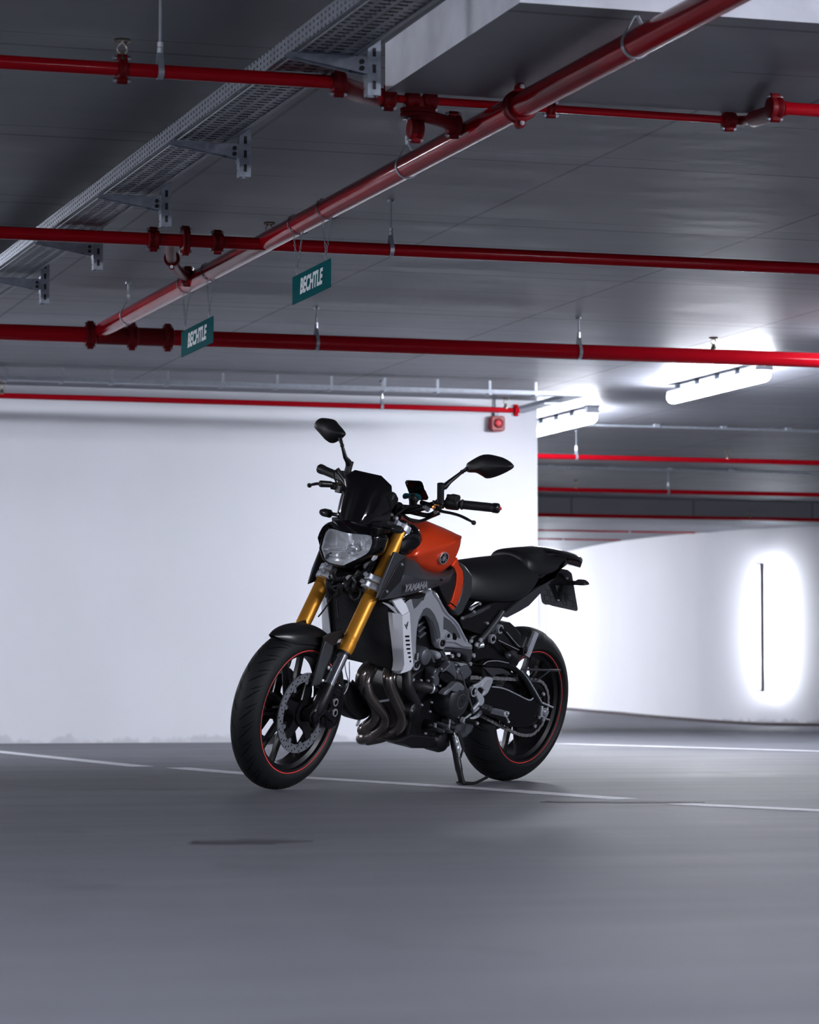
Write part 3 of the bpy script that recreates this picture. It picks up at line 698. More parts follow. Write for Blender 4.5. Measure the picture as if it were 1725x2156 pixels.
M['seat'] = mat('black_seat_vinyl', (.008, .0088, .0105), .44, bump=.3, bscale=260, bdist=.0006, spec=.5)
M['seatside'] = mat('grained_grey_seat_side', (.022, .024, .028), .5, bump=.5, bscale=420, bdist=.0006)
M['orange'] = mat('metallic_orange_paint', (.80, .055, .007), .3, .3, coat=.8, var=.08, vscale=350)
M['engine'] = mat('engine_black_paint', (.007, .007, .0085), .34, .3, bump=.15, bscale=150, bdist=.0005)
M['cover'] = mat('engine_grey_cover', (.09, .096, .11), .34, .3)
M['exh'] = mat('heat_tinted_steel', (.20, .175, .165), .2, .85, var=.25, vscale=9, rvar=.06)
M['radi'] = mat('radiator_core', (.008, .008, .009), .6, .3, bump=.3, bscale=200)
M['glasst'] = mat('dark_tinted_screen', (.006, .006, .007), .05, spec=.6)
M['lens'] = mat('clear_headlight_lens', (1, 1, 1), .02)
_nt = M['lens'].node_tree; _t = _nt.nodes.new('ShaderNodeBsdfTransparent'); _g = _nt.nodes.new('ShaderNodeBsdfGlossy'); _g.inputs['Roughness'].default_value = .03; _f = _nt.nodes.new('ShaderNodeFresnel'); _f.inputs[0].default_value = 1.18; _x = _nt.nodes.new('ShaderNodeMixShader')
_nt.links.new(_f.outputs[0], _x.inputs[0]); _nt.links.new(_t.outputs[0], _x.inputs[1]); _nt.links.new(_g.outputs[0], _x.inputs[2]); _nt.links.new(_x.outputs[0], _nt.nodes['Material Output'].inputs['Surface'])
M['reflector'] = mat('headlight_reflector', (.9, .92, .95), .13, .6)
M['bulb'] = mat('bulb_glass', (.75, .78, .82), .1, .6)
M['screw'] = mat('bright_screw', (.66, .68, .72), .25, .7)
M['plate'] = mat('number_plate_back', (.16, .165, .18), .45, .3, bump=.2, bscale=60)
M['chainm'] = mat('drive_chain_steel', (.24, .24, .25), .4, .4)
M['whitep'] = mat('white_print', (.7, .72, .75), .5)
M['amber'] = mat('smoked_indicator_lens', (.02, .02, .022), .12)
M['phone'] = mat('phone_glass_black', (.004, .004, .005), .1)
M['tealp'] = mat('phone_clamp_teal', (.01, .12, .15), .45)
M['bronze'] = mat('bronze_bolt', (.5, .2, .06), .3, .9)

def part(name, mb, m, parent=None, st=False, **k):
    o = build(name, mb, m, bike if parent is None else parent, xf=(steer if st else None), **k); return o
# ---------------------------------------------------------------- wheels
def wheel(cx, cz, Ro, hw, prof, lipr, lipw, st, kind):
    c = Vector((cx, 0, cz)); ax = (0, 1, 0); root = None
    mb = MB(); P = [(r, y) for y, r in prof]; mb.lathe(P, c, ax, 120, closed_prof=True)
    # tread grooves: thin ribbons following the tread surface
    def surf(y):   # radius of the tread at lateral y
        best = None
        for (ya, ra), (yb, rb) in zip(prof, prof[1:]):
            if (ya - y) * (yb - y) <= 0 and ya != yb and ra > lipr + .01: best = ra + (rb - ra) * (y - ya) / (yb - ya)
        return best or Ro
    fr_, ar_, ne = frame_of(Vector(ax)), None, 26 if kind == 'front' else 22
    gm = MB()
    def gpt(a, y, off): r = surf(y) + off; return c + Vector((r * cos(a), y, r * sin(a)))
    for i in range(ne):
        a0 = 2 * pi * i / ne
        for s_ in (-1, 1):
            for (ya, yb, da, db, w) in ((.08, .92, 0.0, .22, .0065), (.34, .90, .155, .26, .0045)):
                ya_, yb_ = ya * hw, yb * hw; rows = []
                aa = a0 + (pi / ne if s_ > 0 else 0)
                for k in range(9):
                    t = k / 8; y = (ya_ + (yb_ - ya_) * t) * s_; a = aa + da + (db - da) * t ** 1.3 * (1 if kind == 'front' else -1); ww = w * (sin(pi * (t * .9 + .05))) / Ro * .5
                    rows.append([gpt(a - ww, y, .0004), gpt(a + ww, y, .0004)])
                gm.patch(rows)
    n0 = len(mb.f); mb.add(gm.v, gm.f, 1)
    root = part('%s_tyre' % kind, mb, [M['tyre'], M['groove']], st=st, smooth=50, recalc=False)
    # rim
    mb = MB(); lw = lipw
    mb.lathe([(lipr, lw), (lipr - .004, lw + .002), (lipr - .010, lw - .001), (lipr - .012, lw - .014), (lipr - .026, lw - .022), (lipr - .030, .01), (lipr - .030, -.01), (lipr - .026, -lw + .022), (lipr - .012, -lw + .014), (lipr - .010, -lw + .001), (lipr - .004, -lw - .002), (lipr, -lw), (lipr + .004, 0)], c, ax, 96, closed_prof=True)
    rim = part('%s_wheel_rim' % kind, mb, M['rim'], st=st)
    for s_ in (1, -1):
        mb = MB(); R = []
        for j in range(96):
            a = 2 * pi * j / 96; e = Vector((cos(a), 0, sin(a))); q = c + e * (lipr - .0006) + Vector((0, s_ * (lw + .0012), 0))
            R.append([q - e * .0018 - Vector((0, .0006, 0)), q + e * .0018 - Vector((0, .0006, 0)), q + e * .0018 + Vector((0, .0006, 0)), q - e * .0018 + Vector((0, .0006, 0))])
        mb.rings(R, loop=True); tag(part('rim_stripe', mb, M['stripe'], parent=rim, st=st), 'thin red rim stripe')
    # hub and five pairs of spokes
    hr = .047 if kind == 'front' else .06
    mb = MB(); mb.lathe([(.012, -.062), (hr * .72, -.06), (hr * .75, -.03), (hr, -.022), (hr, .022), (hr * .75, .03), (hr * .72, .06), (.012, .062)], c, ax, 32); part('hub', mb, M['rim'], parent=rim, st=st, bevel=.002)
    off = radians(HUBROT[kind])
    for i in range(5):
        for s_ in (-1, 1):
            a1 = off + 2 * pi * i / 5 + s_ * radians(16); a2 = off + 2 * pi * i / 5 + s_ * radians(13.5); R = []
            for t in (0, .25, .5, .75, 1):
                r = hr * .85 + (lipr - .026 - hr * .85) * t; a = a1 + (a2 - a1) * t; e = Vector((cos(a), 0, sin(a))); tn = Vector((-sin(a), 0, cos(a)))
                w = .0105 - .002 * t + .006 * max(0, t - .75) * 4; d = .016 - .004 * t
                R.append([c + e * r + tn * x + Vector((0, y, 0)) for x, y in ((-w, d * .5), (-w * .4, d), (w * .4, d), (w, d * .5), (w, -d * .5), (w * .4, -d), (-w * .4, -d), (-w, -d * .5))])
            mb = MB(); mb.rings(R); part('spoke', mb, M['rim'], parent=rim, st=st)
    return root, rim
HUBROT = {'front': 90 - 8, 'rear': 262}
fprof = [(.060 * sin(radians(a)), .24 + .06 * cos(radians(a))) for a in range(-88, 89, 8)]
fprof = [(-.050, .227), (-.0555, .232)] + fprof + [(.0555, .232), (.050, .227), (.046, .222), (-.046, .222)]
ftyre, frim = wheel(1.44, .300, .300, .060, fprof, .2284, .0512, True, 'front')
rprof = [(.090 * sin(radians(a)), .225 + .09 * cos(radians(a))) for a in range(-80, 81, 8)]
rprof = [(-.075, .227), (-.083, .233)] + rprof + [(.083, .233), (.075, .227), (.070, .222), (-.070, .222)]
rtyre, rrim = wheel(0, .315, .315, .090, rprof, .2284, .0752, False, 'rear')

# ---------------------------------------------------------------- brake discs, axle
def disc(y, r, ri, c, st, parent):
    mb = MB(); mb.lathe([(ri, -.0025), (r, -.0025), (r, .0025), (ri, .0025)], c + Vector((0, y, 0)), (0, 1, 0), 72, closed_prof=True)
    s_ = 1 if y > 0 else -1; k = 0
    for i in range(60):
        a = 2 * pi * i / 60; rr = ri + (r - ri) * (.22, .52, .80)[i % 3]; q = c + Vector((rr * cos(a), y + s_ * .0027, rr * sin(a)))
        mb.lathe([(.0034, 0), (.0034, .0003)], q, (0, s_, 0), 8, mi=1)
    d = part('brake_disc', mb, [M['disc'], M['groove']], st=st, recalc=False, smooth=30, parent=parent)
    mb = MB()
    for i in range(5):
        a = 2 * pi * i / 5 + .35; P = []
        for (rr, da) in ((.045, -.5), (ri - .012, -.16), (ri - .002, -.10), (ri - .002, .10), (ri - .012, .16), (.045, .5)): P.append(c + Vector((rr * cos(a + da), y - .003, rr * sin(a + da))))
        mb.prism(P, (0, .006, 0))
    mb.lathe([(.052, -.004), (.052, .004), (.03, .004), (.03, -.004)], c + Vector((0, y, 0)), (0, 1, 0), 32, closed_prof=True)
    part('disc_carrier', mb, M['rim'], st=st, parent=d)
    for i in range(10):
        a = 2 * pi * i / 10 + .2; q = c + Vector(((ri - .003) * cos(a), y + s_ * .002, (ri - .003) * sin(a)))
        mb = MB(); mb.lathe([(.0085, 0), (.0085, .004), (.0055, .004), (.005, .002), (.0, .002)], q, (0, s_, 0), 16); part('rivet', mb, M['disc'], st=st, parent=d)
FC = Vector((1.44, 0, .300)); RC = Vector((0, 0, .315))
disc(.066, .149, .118, FC, True, frim); disc(-.066, .149, .118, FC, True, frim)
disc(-.075, .1225, .095, RC, False, rrim)
mb = MB(); mb.cyl(FC + Vector((0, -.13, 0)), FC + Vector((0, .13, 0)), .011, 20); mb.lathe([(.02, 0), (.02, .008), (.012, .01), (.011, .004), (0, .004)], FC + Vector((0, .122, 0)), (0, 1, 0), 6); part('front_axle', mb, M['black'], st=True)
# wheel-speed sensor ring, front hub
mb = MB(); mb.lathe([(.03, 0), (.048, 0), (.048, .003), (.03, .003)], FC + Vector((0, .073, 0)), (0, 1, 0), 40, closed_prof=True); part('sensor_ring', mb, M['black'], st=True)

# ---------------------------------------------------------------- fork
FY = .1125
fk_top = Vector((1.062, 0, 1.035)); fk_bot = Vector((1.392, 0, .372))
def fk(t, y): return fk_top.lerp(fk_bot, t) + Vector((0, y, 0))
fdir = (fk_bot - fk_top).normalized(); fn = Vector((cos(radians(25)), 0, sin(radians(25))))
def t_at(z): return (fk_top.z - z) / (fk_top.z - fk_bot.z)
for s_ in (1, -1):
    y = FY * s_; L_ = (fk_bot - fk_top).length
    a = fk(t_at(1.015), y); b = fk(t_at(.535), y); L1 = (b - a).length
    mb = MB(); mb.lathe([(.0225, 0), (.0255, .002), (.0255, .235), (.0275, .245), (.0275, L1 - .07), (.0285, L1 - .066), (.0285, L1 - .060), (.0275, L1 - .056), (.0275, L1 - .042), (.0285, L1 - .04), (.0285, L1 - .015), (.026, L1), (.018, L1)], a, fdir, 40)
    g = part('fork_outer_tube', mb, M['gold'], st=True, smooth=25)
    mb = MB(); mb.lathe([(.0279, .27), (.0279, .305)], a, fdir, 40, cap=False); mb.lathe([(.0279, .262), (.0279, .27)], a, fdir, 40, cap=False); part('tube_band', mb, M['gold2'], parent=g, st=True)
    mb = MB(); mb.lathe([(.020, 0), (.0265, .001), (.0265, .008), (.02, .010)], b, fdir, 32); part('dust_seal', mb, M['plastic'], parent=g, st=True)
    mb = MB(); mb.cyl(b - fdir * .02, fk(t_at(.385), y), .0205, 36); part('fork_inner_tube', mb, M['chrome'], st=True)
    # cast lower with axle lug
    lo = fk(t_at(.415), y); l2 = fk(t_at(.345), y)
    mb = MB(); mb.lathe([(.0215, 0), (.0275, .003), (.0285, .05), (.028, .10), (.022, .12)], lo, fdir, 32)
    mb.tube(spline([lo + fdir * .09, lo + fdir * .12 + Vector((0, -s_ * .006, 0)), FC + Vector((-.012, y - s_ * .008, .018)), FC + Vector((0, y - s_ * .01, 0))], 5), [.026] * 5 + [.024] * 5 + [.024] * 6, 20)
    mb.lathe([(.012, -.02), (.026, -.018), (.026, .018), (.02, .02), (.012, .015)], FC + Vector((0, y - s_ * .012, 0)), (0, s_, 0), 28)
    lw_ = part('fork_lower_casting', mb, M['engine'], st=True)
    mb = MB(); mb.box(FC + Vector((-.03, y, .045)), (.045, .022, .02), Matrix.Rotation(.4, 3, 'Y')); mb.lathe([(.008, 0), (.008, .006), (.004, .006), (.004, .002), (0, .002)], FC + Vector((-.032, y + s_ * .012, .045)), (0, s_, 0), 16); part('pinch_bolt', mb, M['black'], parent=lw_, st=True)
    # caliper bracket arms and caliper behind the fork leg
    mb = MB()
    ca = tp('e', 1240, 770, .095, True); ca.y = 0
    P = [ca + Vector((x, 0, z)) for x, z in ((.035, .075), (.0, .09), (-.035, .075), (-.05, .03), (-.052, -.03), (-.035, -.075), (.0, -.085), (.035, -.07), (.045, -.03), (.02, 0), (.045, .03))]
    P = [p + Vector((0, s_ * .045, 0)) for p in P]; mb.prism(P, (0, s_ * .052, 0)); cal = part('brake_caliper', mb, M['gloss'], st=True, bevel=.008, bseg=3)
    tag(cal, 'black brake caliper')
    for px_, py_ in ((1265, 680), (1255, 870)):
        q = tp('e', px_, py_, .098, True); q.y = s_ * .096
        mb = MB(); mb.lathe([(.0155, 0), (.0155, .003), (.0145, .0045), (.009, .0045)], q, (0, s_, 0), 28, cap=False)
        mb.add([q + Vector((.0105 * cos(a) * (1 if i % 2 else .72), s_ * .0045, .0105 * sin(a) * (1 if i % 2 else .72))) for i, a in enumerate([2 * pi * k / 16 for k in range(16)])], [tuple(range(16))], 1)
        mb.lathe([(.0155, .0004), (.0095, .0046)], q, (0, s_, 0), 28, cap=False)
        part('piston_bolt', mb, [M['screw'], M['groove']], parent=cal, st=True, recalc=False)
    for za_, zb__ in ((.405, .055), (.33, -.045)):
        mb = MB(); mb.bar(fk(t_at(za_), y), ca + Vector((0, y - s_ * .01, zb__)), .022, .02); part('caliper_lug', mb, M['engine'], parent=cal, st=True, bevel=.004)
# lower and upper clamps
for s_ in (1, -1):
    y = FY * s_; c = fk(t_at(.812), y)
    for k, dz in ((0, 0.0), (1, .030)):
        mb = MB(); mb.lathe([(.0277, 0), (.0345, .001), (.0355, .005), (.0355, .022), (.0345, .026), (.0277, .027)], c + fdir * dz, fdir, 40)
        cc = c + fdir * (dz + .0135); q = cc + fn * .034 - Vector((0, s_ * .022, 0)); mb.bar(cc + fn * .020 - Vector((0, s_ * .01, 0)), q + fn * .010, .034, .024, up=fdir)
        cl = part('lower_fork_clamp', mb, M['alu'], st=True, bevel=.003)
        mb = MB(); mb.lathe([(.0085, 0), (.0085, .004), (.0045, .004), (.0045, .001), (0, .001)], q + fn * .022, fn, 20); part('clamp_bolt', mb, [M['screw']], parent=cl, st=True)
    c = fk(t_at(1.01), y); mb = MB(); mb.lathe([(.0258, -.006), (.033, -.005), (.033, .022), (.0258, .023)], c, fdir, 36); mb.bar(c + fdir * .008, c + fdir * .008 - Vector((.02, s_ * .07, 0)), .04, .022, up=fdir)
    mb.box(c + fn * .038 + fdir * .008, (.03, .02, .022), Matrix.Rotation(-radians(25), 3, 'Y')); uc = part('upper_fork_clamp', mb, M['silver'], st=True, bevel=.003)
    mb = MB(); mb.lathe([(.008, 0), (.008, .004), (.0045, .004), (.0045, .001), (0, .001)], c + fn * .05 + fdir * .008, fn, 18); part('clamp_bolt', mb, M['screw'], parent=uc, st=True)
    mb = MB(); mb.lathe([(.019, -.012), (.021, -.008), (.021, 0)], c - fdir * .008, fdir, 24); part('fork_cap', mb, M['black'], parent=uc, st=True)
mb = MB(); c = fk(t_at(.785), 0); mb.bar(c + Vector((-.03, -.12, 0)), c + Vector((-.03, .12, 0)), .05, .03, up=fdir); mb.cyl(c + Vector((-.045, 0, -.02)), fk(t_at(1.0), 0) + Vector((-.045, 0, 0)), .028, 24); part('steering_stem', mb, M['black'], st=True, bevel=.004)
mb = MB(); c = fk(t_at(.995), 0); mb.bar(c + Vector((-.035, -.12, 0)), c + Vector((-.035, .12, 0)), .06, .02, up=fdir); part('top_yoke', mb, M['black'], st=True, bevel=.004)

# ---------------------------------------------------------------- front fender
rows = []
for i, a in enumerate([radians(x) for x in (60, 66, 75, 88, 102, 114, 126)]):
    w = (.030, .052, .063, .067, .067, .066, .064)[i]; rr = (.333, .331, .328, .324, .322, .321, .322)[i]; row = []
    for j in range(13):
        t = -1 + 2 * j / 12; y = w * sin(t * pi / 2 * .98); r = rr - .075 * (1 - cos(t * pi / 2 * .98)) * (w / .067)
        row.append(FC + Vector((r * cos(a), y, r * sin(a))))
    rows.append(row)
rows = [[Vector(r) for r in rw] for rw in rows]
tipr = [FC + Vector((.333 * cos(radians(56)), t * .012, .333 * sin(radians(56)))) for t in [-1 + 2 * j / 12 for j in range(13)]]
mb = MB(); mb.patch([tipr] + rows); fender = part('front_fender', mb, M['fenderm'], st=True, solid=.0035, subd=1, smooth=80)
for s_ in (1, -1):
    Y = .088
    out = tl('2', [(950, 260), (1060, 215), (1130, 195), (1150, 290), (1050, 345), (1030, 470), (985, 620), (935, 700), (845, 712), (880, 590), (925, 420), (955, 300)], Y, True)
    P = [Vector((p.x, s_ * Y, p.z)) for p in out]; mb = MB(); mb.prism(P, (0, -s_ * .008, 0)); bk = part('fender_bracket', mb, M['plastic'], parent=fender, st=True, bevel=.003)
    face = tl('2', [(975, 300), (1050, 350), (1025, 430), (985, 520), (925, 700), (850, 708), (890, 590), (930, 430)], Y + .004, True)
    mb = MB(); mb.prism([Vector((p.x, s_ * (Y + .004), p.z)) for p in face], (0, -s_ * .004, 0)); tag(part('bracket_lit_facet', mb, M['greyp'], parent=fender, st=True, bevel=.002), 'lit facet of the fender bracket in a lighter grey')  # lighter plate puts the light on this facet into its colour
    for q in ((1002, 545), (950, 665)):
        p = tp('2', *q, Y + .006, True); p.y = s_ * (Y + .003); mb = MB(); mb.lathe([(.0085, 0), (.008, .005), (.005, .0075), (0, .008)], p, (0, s_, 0), 18); part('bracket_screw', mb, M['screw'], parent=fender, st=True)
# small raised letters on the left bracket
tm = text_mb('ABS', .017, .0006, .3, .0008); a = tp('2', 1100, 300, .0925, True); b = tp('2', 1145, 288, .0925, True); ex = (b - a).normalized(); ez = Vector((-ex.z, 0, ex.x)) * 1; ez = Vector((0, 1, 0)).cross(ex); ez = ez if ez.z > 0 else -ez
tm.v = [a + ex * v.x + ez * v.y + Vector((0, v.z, 0)) for v in tm.v]; tag(part('bracket_lettering', tm, M['whitep'], parent=fender, st=True, smooth=0), 'small pale letters on the fender bracket')

# ---------------------------------------------------------------- headlight
def hp(x, y, Yf): return tp('a', x, y, Yf, True)
# reflector outline as (sheet a) points with lateral position
HL = [(325, 265, -.085), (640, 330, -.02), (1030, 375, .088), (1050, 520, .098), (960, 680, .082), (640, 840, .03), (560, 868, .0), (300, 805, -.055), (215, 640, -.082), (205, 540, -.092)]
hx = 1.30
def on_front(x, y, cx=None):
    """point of the headlight glass: the sight line meets a bulged front surface"""
    p = None; Yg = 0
    for it in range(30):
        p = tp('a', x, y, Yg, True); tgt = 1.278 - 2.1 * Yg * Yg - .25 * max(0, .90 - p.z)
        Yg += max(-.02, min(.02, (p.x - tgt) * .4)) * (-1 if False else -1) * -1 * SIGN
        Yg = max(-.16, min(.16, Yg))
    return p
SIGN = -1
HLp = [on_front(x, y) for x, y, _ in HL]
cen = sum(HLp, Vector()) / len(HLp)
HLs = spline(HLp, 4, True)
mb = MB(); R = [HLs, [cen.lerp(p, .72) + Vector((.005, 0, 0)) for p in HLs], [cen.lerp(p, .35) + Vector((.008, 0, 0)) for p in HLs]]
mb.rings(R, cap=False); n = len(mb.v); mb.add([cen + Vector((.009, 0, 0))], []); k = len(HLs)
mb.f += [(2 * k + i, 2 * k + (i + 1) % k, n) for i in range(k)]; mb.mi += [0] * k
HB = lambda p, d, sc: cen + (p - cen) * sc + Vector((-d, 0, 0))
mbr = MB()
shell = [[HB(p, .003, .985) for p in HLs], [HB(p, .012, .96) for p in HLs], [HB(p, .028, .78) for p in HLs], [HB(p, .042, .45) for p in HLs], [HB(p, .048, .14) for p in HLs]]
# facets of the reflector: alternate steps
for ri in (1, 2, 3):
    for j in range(len(HLs)):
        if (j // 3) % 2: shell[ri][j] = shell[ri][j] + Vector((.009 - .002 * ri, 0, 0))
mbr.rings(shell, cap=False); mbr.f.append(tuple(4 * k + i for i in range(k))); mbr.mi.append(0)
# housing (black bezel and back)
out = [HB(p, .006, 1.10) for p in HLs]
mbh = MB(); mbh.rings([[HB(p, -.004, 1.0) for p in HLs], [HB(p, -.002, 1.05) for p in HLs], [HB(p, .012, 1.12) for p in HLs], [HB(p, .06, 1.15) for p in HLs], [HB(p, .12, .95) for p in HLs], [HB(p, .15, .6) for p in HLs]], cap=False); mbh.f.append(tuple(5 * k + i for i in range(k))); mbh.mi.append(0)
hlamp = part('headlight_housing', mbh, M['gloss'], st=True, smooth=50)
part('headlight_reflector', mbr, M['reflector'], parent=hlamp, st=True, smooth=25)
part('headlight_lens', mb, M['lens'], parent=hlamp, st=True, smooth=60, solid=.002)
bc = tp('a', 655, 575, cen.y - .0, True); bc = cen + Vector((-.030, .016, -.002))
mb = MB(); mb.lathe([(.026, -.01), (.024, .004), (.020, .006), (.016, -.004)], bc, (1, 0, 0), 28); part('bulb_ring', mb, M['bulb'], parent=hlamp, st=True)
mb = MB(); mb.lathe([(.009, 0), (.009, .03), (.007, .036), (0, .038)], bc, (1, 0, 0), 20); part('bulb', mb, M['bulb'], parent=hlamp, st=True)
mb = MB()
for j in range(5):
    zz = cen.z - .05 + j * .004
for (xa, ya, xb, yb) in ((235, 585, 560, 570), (620, 700, 960, 610), (300, 690, 500, 740), (430, 330, 440, 560), (800, 400, 830, 560), (860, 380, 900, 600)):
    p, q = on_front(xa, ya), on_front(xb, yb); mb.bar(p + Vector((-.018, 0, 0)), q + Vector((-.018, 0, 0)), .008, .005)
part('reflector_ribs', mb, M['reflector'], parent=hlamp, st=True, bevel=.002)
# cowl above the lamp
def crow(pts): return [tp('a', x, y, Y, True) for x, y, Y in pts]
mb = MB()
edge = [HB(HLp[i], -.004, 1.03) for i in (9, 0, 1, 2, 3)]
topr = [tp('a', 175, 330, -.122, True), tp('a', 270, 190, -.110, True), tp('b', 640, 985, -.035, True), tp('b', 1100, 1010, .05, True), tp('b', 1180, 1010, .10, True)]
midr = [a.lerp(b, .5) + Vector((.012, 0, .004)) for a, b in zip(edge, topr)]
back = [p + Vector((-.10, 0, .015)) for p in topr]
mb.patch([spline(edge, 5), spline(midr, 5), spline(topr, 5), spline(back, 5)])
part('headlight_cowl', mb, M['gloss'], st=True, solid=.003, smooth=60)
# side fins of the headlight bracket
for s_ in (1, -1):
    P = tl('a', [(1085, 380), (1190, 385), (1205, 460), (1110, 520), (1075, 470)], .105, True); mb = MB(); mb.prism([Vector((p.x, s_ * .112, p.z)) for p in P], (0, -s_ * .006, 0)); part('lamp_side_trim', mb, M['plastic'], parent=hlamp, st=True, bevel=.002)
    P = tl('a', [(1215, 470), (1255, 490), (1120, 760), (1060, 800), (1035, 770), (1080, 690)], .108, True); mb = MB(); mb.prism([Vector((p.x, s_ * .110, p.z)) for p in P], (0, -s_ * .005, 0)); part('lamp_stay', mb, M['alu'], parent=hlamp, st=True, bevel=.002)
    P = tl('a', [(1030, 780), (1030, 800), (935, 925), (915, 905), (925, 850)], .09, True); mb = MB(); mb.prism([Vector((p.x, s_ * .09, p.z)) for p in P], (0, -s_ * .005, 0)); part('lamp_stay', mb, M['silver_d'], parent=hlamp, st=True, bevel=.002)
# ---------------------------------------------------------------- fly screen
LF = [(735, 570), (760, 640), (700, 760), (660, 880)]
left_ = [(890, 245, -.075), (800, 560, -.095), (720, 720, -.105), (655, 880, -.11)]
cenr = [(1060, 255, .0), (1000, 500, .0), (900, 760, .0), (850, 985, .0)]
right = [(1200, 290, .06), (1240, 520, .055), (1150, 800, .07), (1050, 965, .07)]
rght2 = [(1430, 430, .10), (1480, 660, .115), (1400, 790, .12), (1260, 880, .12)]
cols = [[tp('b', x, y, Y, True) for x, y, Y in c] for c in (left_, cenr, right, rght2)]
# keep the screen symmetric: shape profile from the centre column, width from the right-hand one
rows = []
prof = [(1.155, 1.175, .062), (1.215, 1.13, .088), (1.265, 1.075, .108), (1.300, 1.020, .118), (1.312, .990, .112)]
SCR = [[1.200, 1.188, .060, .004], [1.203, 1.186, .064, .006], [1.214, 1.160, .104, .028], [1.218, 1.155, .107, .032], [1.228, 1.125, .112, .050], [1.240, 1.085, .118, .062], [1.247, 1.05, .120, .068], [1.254, 1.02, .110, .06], [1.258, 1.004, .086, .045]]
for x, z, w, dep in SCR:
    row = []
    for j in range(13):
        t = -1 + 2 * j / 12; row.append(Vector((x - dep * abs(t) ** 2.2, w * t, z - (0 if z > 1.15 else .012) * abs(t) ** 3)))
    rows.append(row)
mb = MB(); mb.patch(rows); part('fly_screen', mb, M['glasst'], st=True, solid=.003, smooth=60)
mb = MB(); bpts = [rows[-1][j] + Vector((.003, 0, -.002)) for j in range(13)]; mb.tube(bpts[2:9], .0012, 8); part('screen_edge_trim', mb, M['screw'], st=True)
mb = MB(); mb.rings([[Vector((x, y * k, z)) for x, y, z in ((1.225, -.11, 1.0), (1.26, -.05, 1.002), (1.268, 0, 1.002), (1.26, .05, 1.002), (1.225, .11, 1.0), (1.15, .12, 1.0), (1.15, -.12, 1.0))] for k in (1,)] + [[Vector((x, y, z)) for x, y, z in ((1.22, -.105, .975), (1.245, -.05, .972), (1.25, 0, .972), (1.245, .05, .972), (1.22, .105, .975), (1.14, .11, .985), (1.14, -.11, .985))]]); part('screen_base', mb, M['plastic'], st=True, bevel=.004)
# front indicators on stalks
for s_, (px_, py_) in ((1, (1430, 270)), (-1, None)) if False else ((1, (1430, 270)), (-1, (1430, 270))):
    q = tp('a', 1430, 265, .155, True); q = Vector((q.x, s_ * q.y, q.z))
    mb = MB(); mb.tube([q + Vector((-.01, -s_ * .012, 0)), Vector((q.x + .01, s_ * .075, q.z + .004))], [.007, .009], 12); ind = part('front_indicator', mb, M['plastic'], st=True)
    mb = MB(); mb.rings([[q + Vector((x * 1.0, s_ * y, z)) for x, z in ((-.014, -.010), (-.014, .010), (-.004, .016), (.014, .012), (.018, 0), (.012, -.014), (-.004, -.016))] for y in (-.012, .018)] + [[q + Vector((x * .6, s_ * .034, z * .6)) for x, z in ((-.014, -.010), (-.014, .010), (-.004, .016), (.014, .012), (.018, 0), (.012, -.014), (-.004, -.016))]]); part('indicator_lens', mb, M['amber'], parent=ind, st=True, bevel=.003)

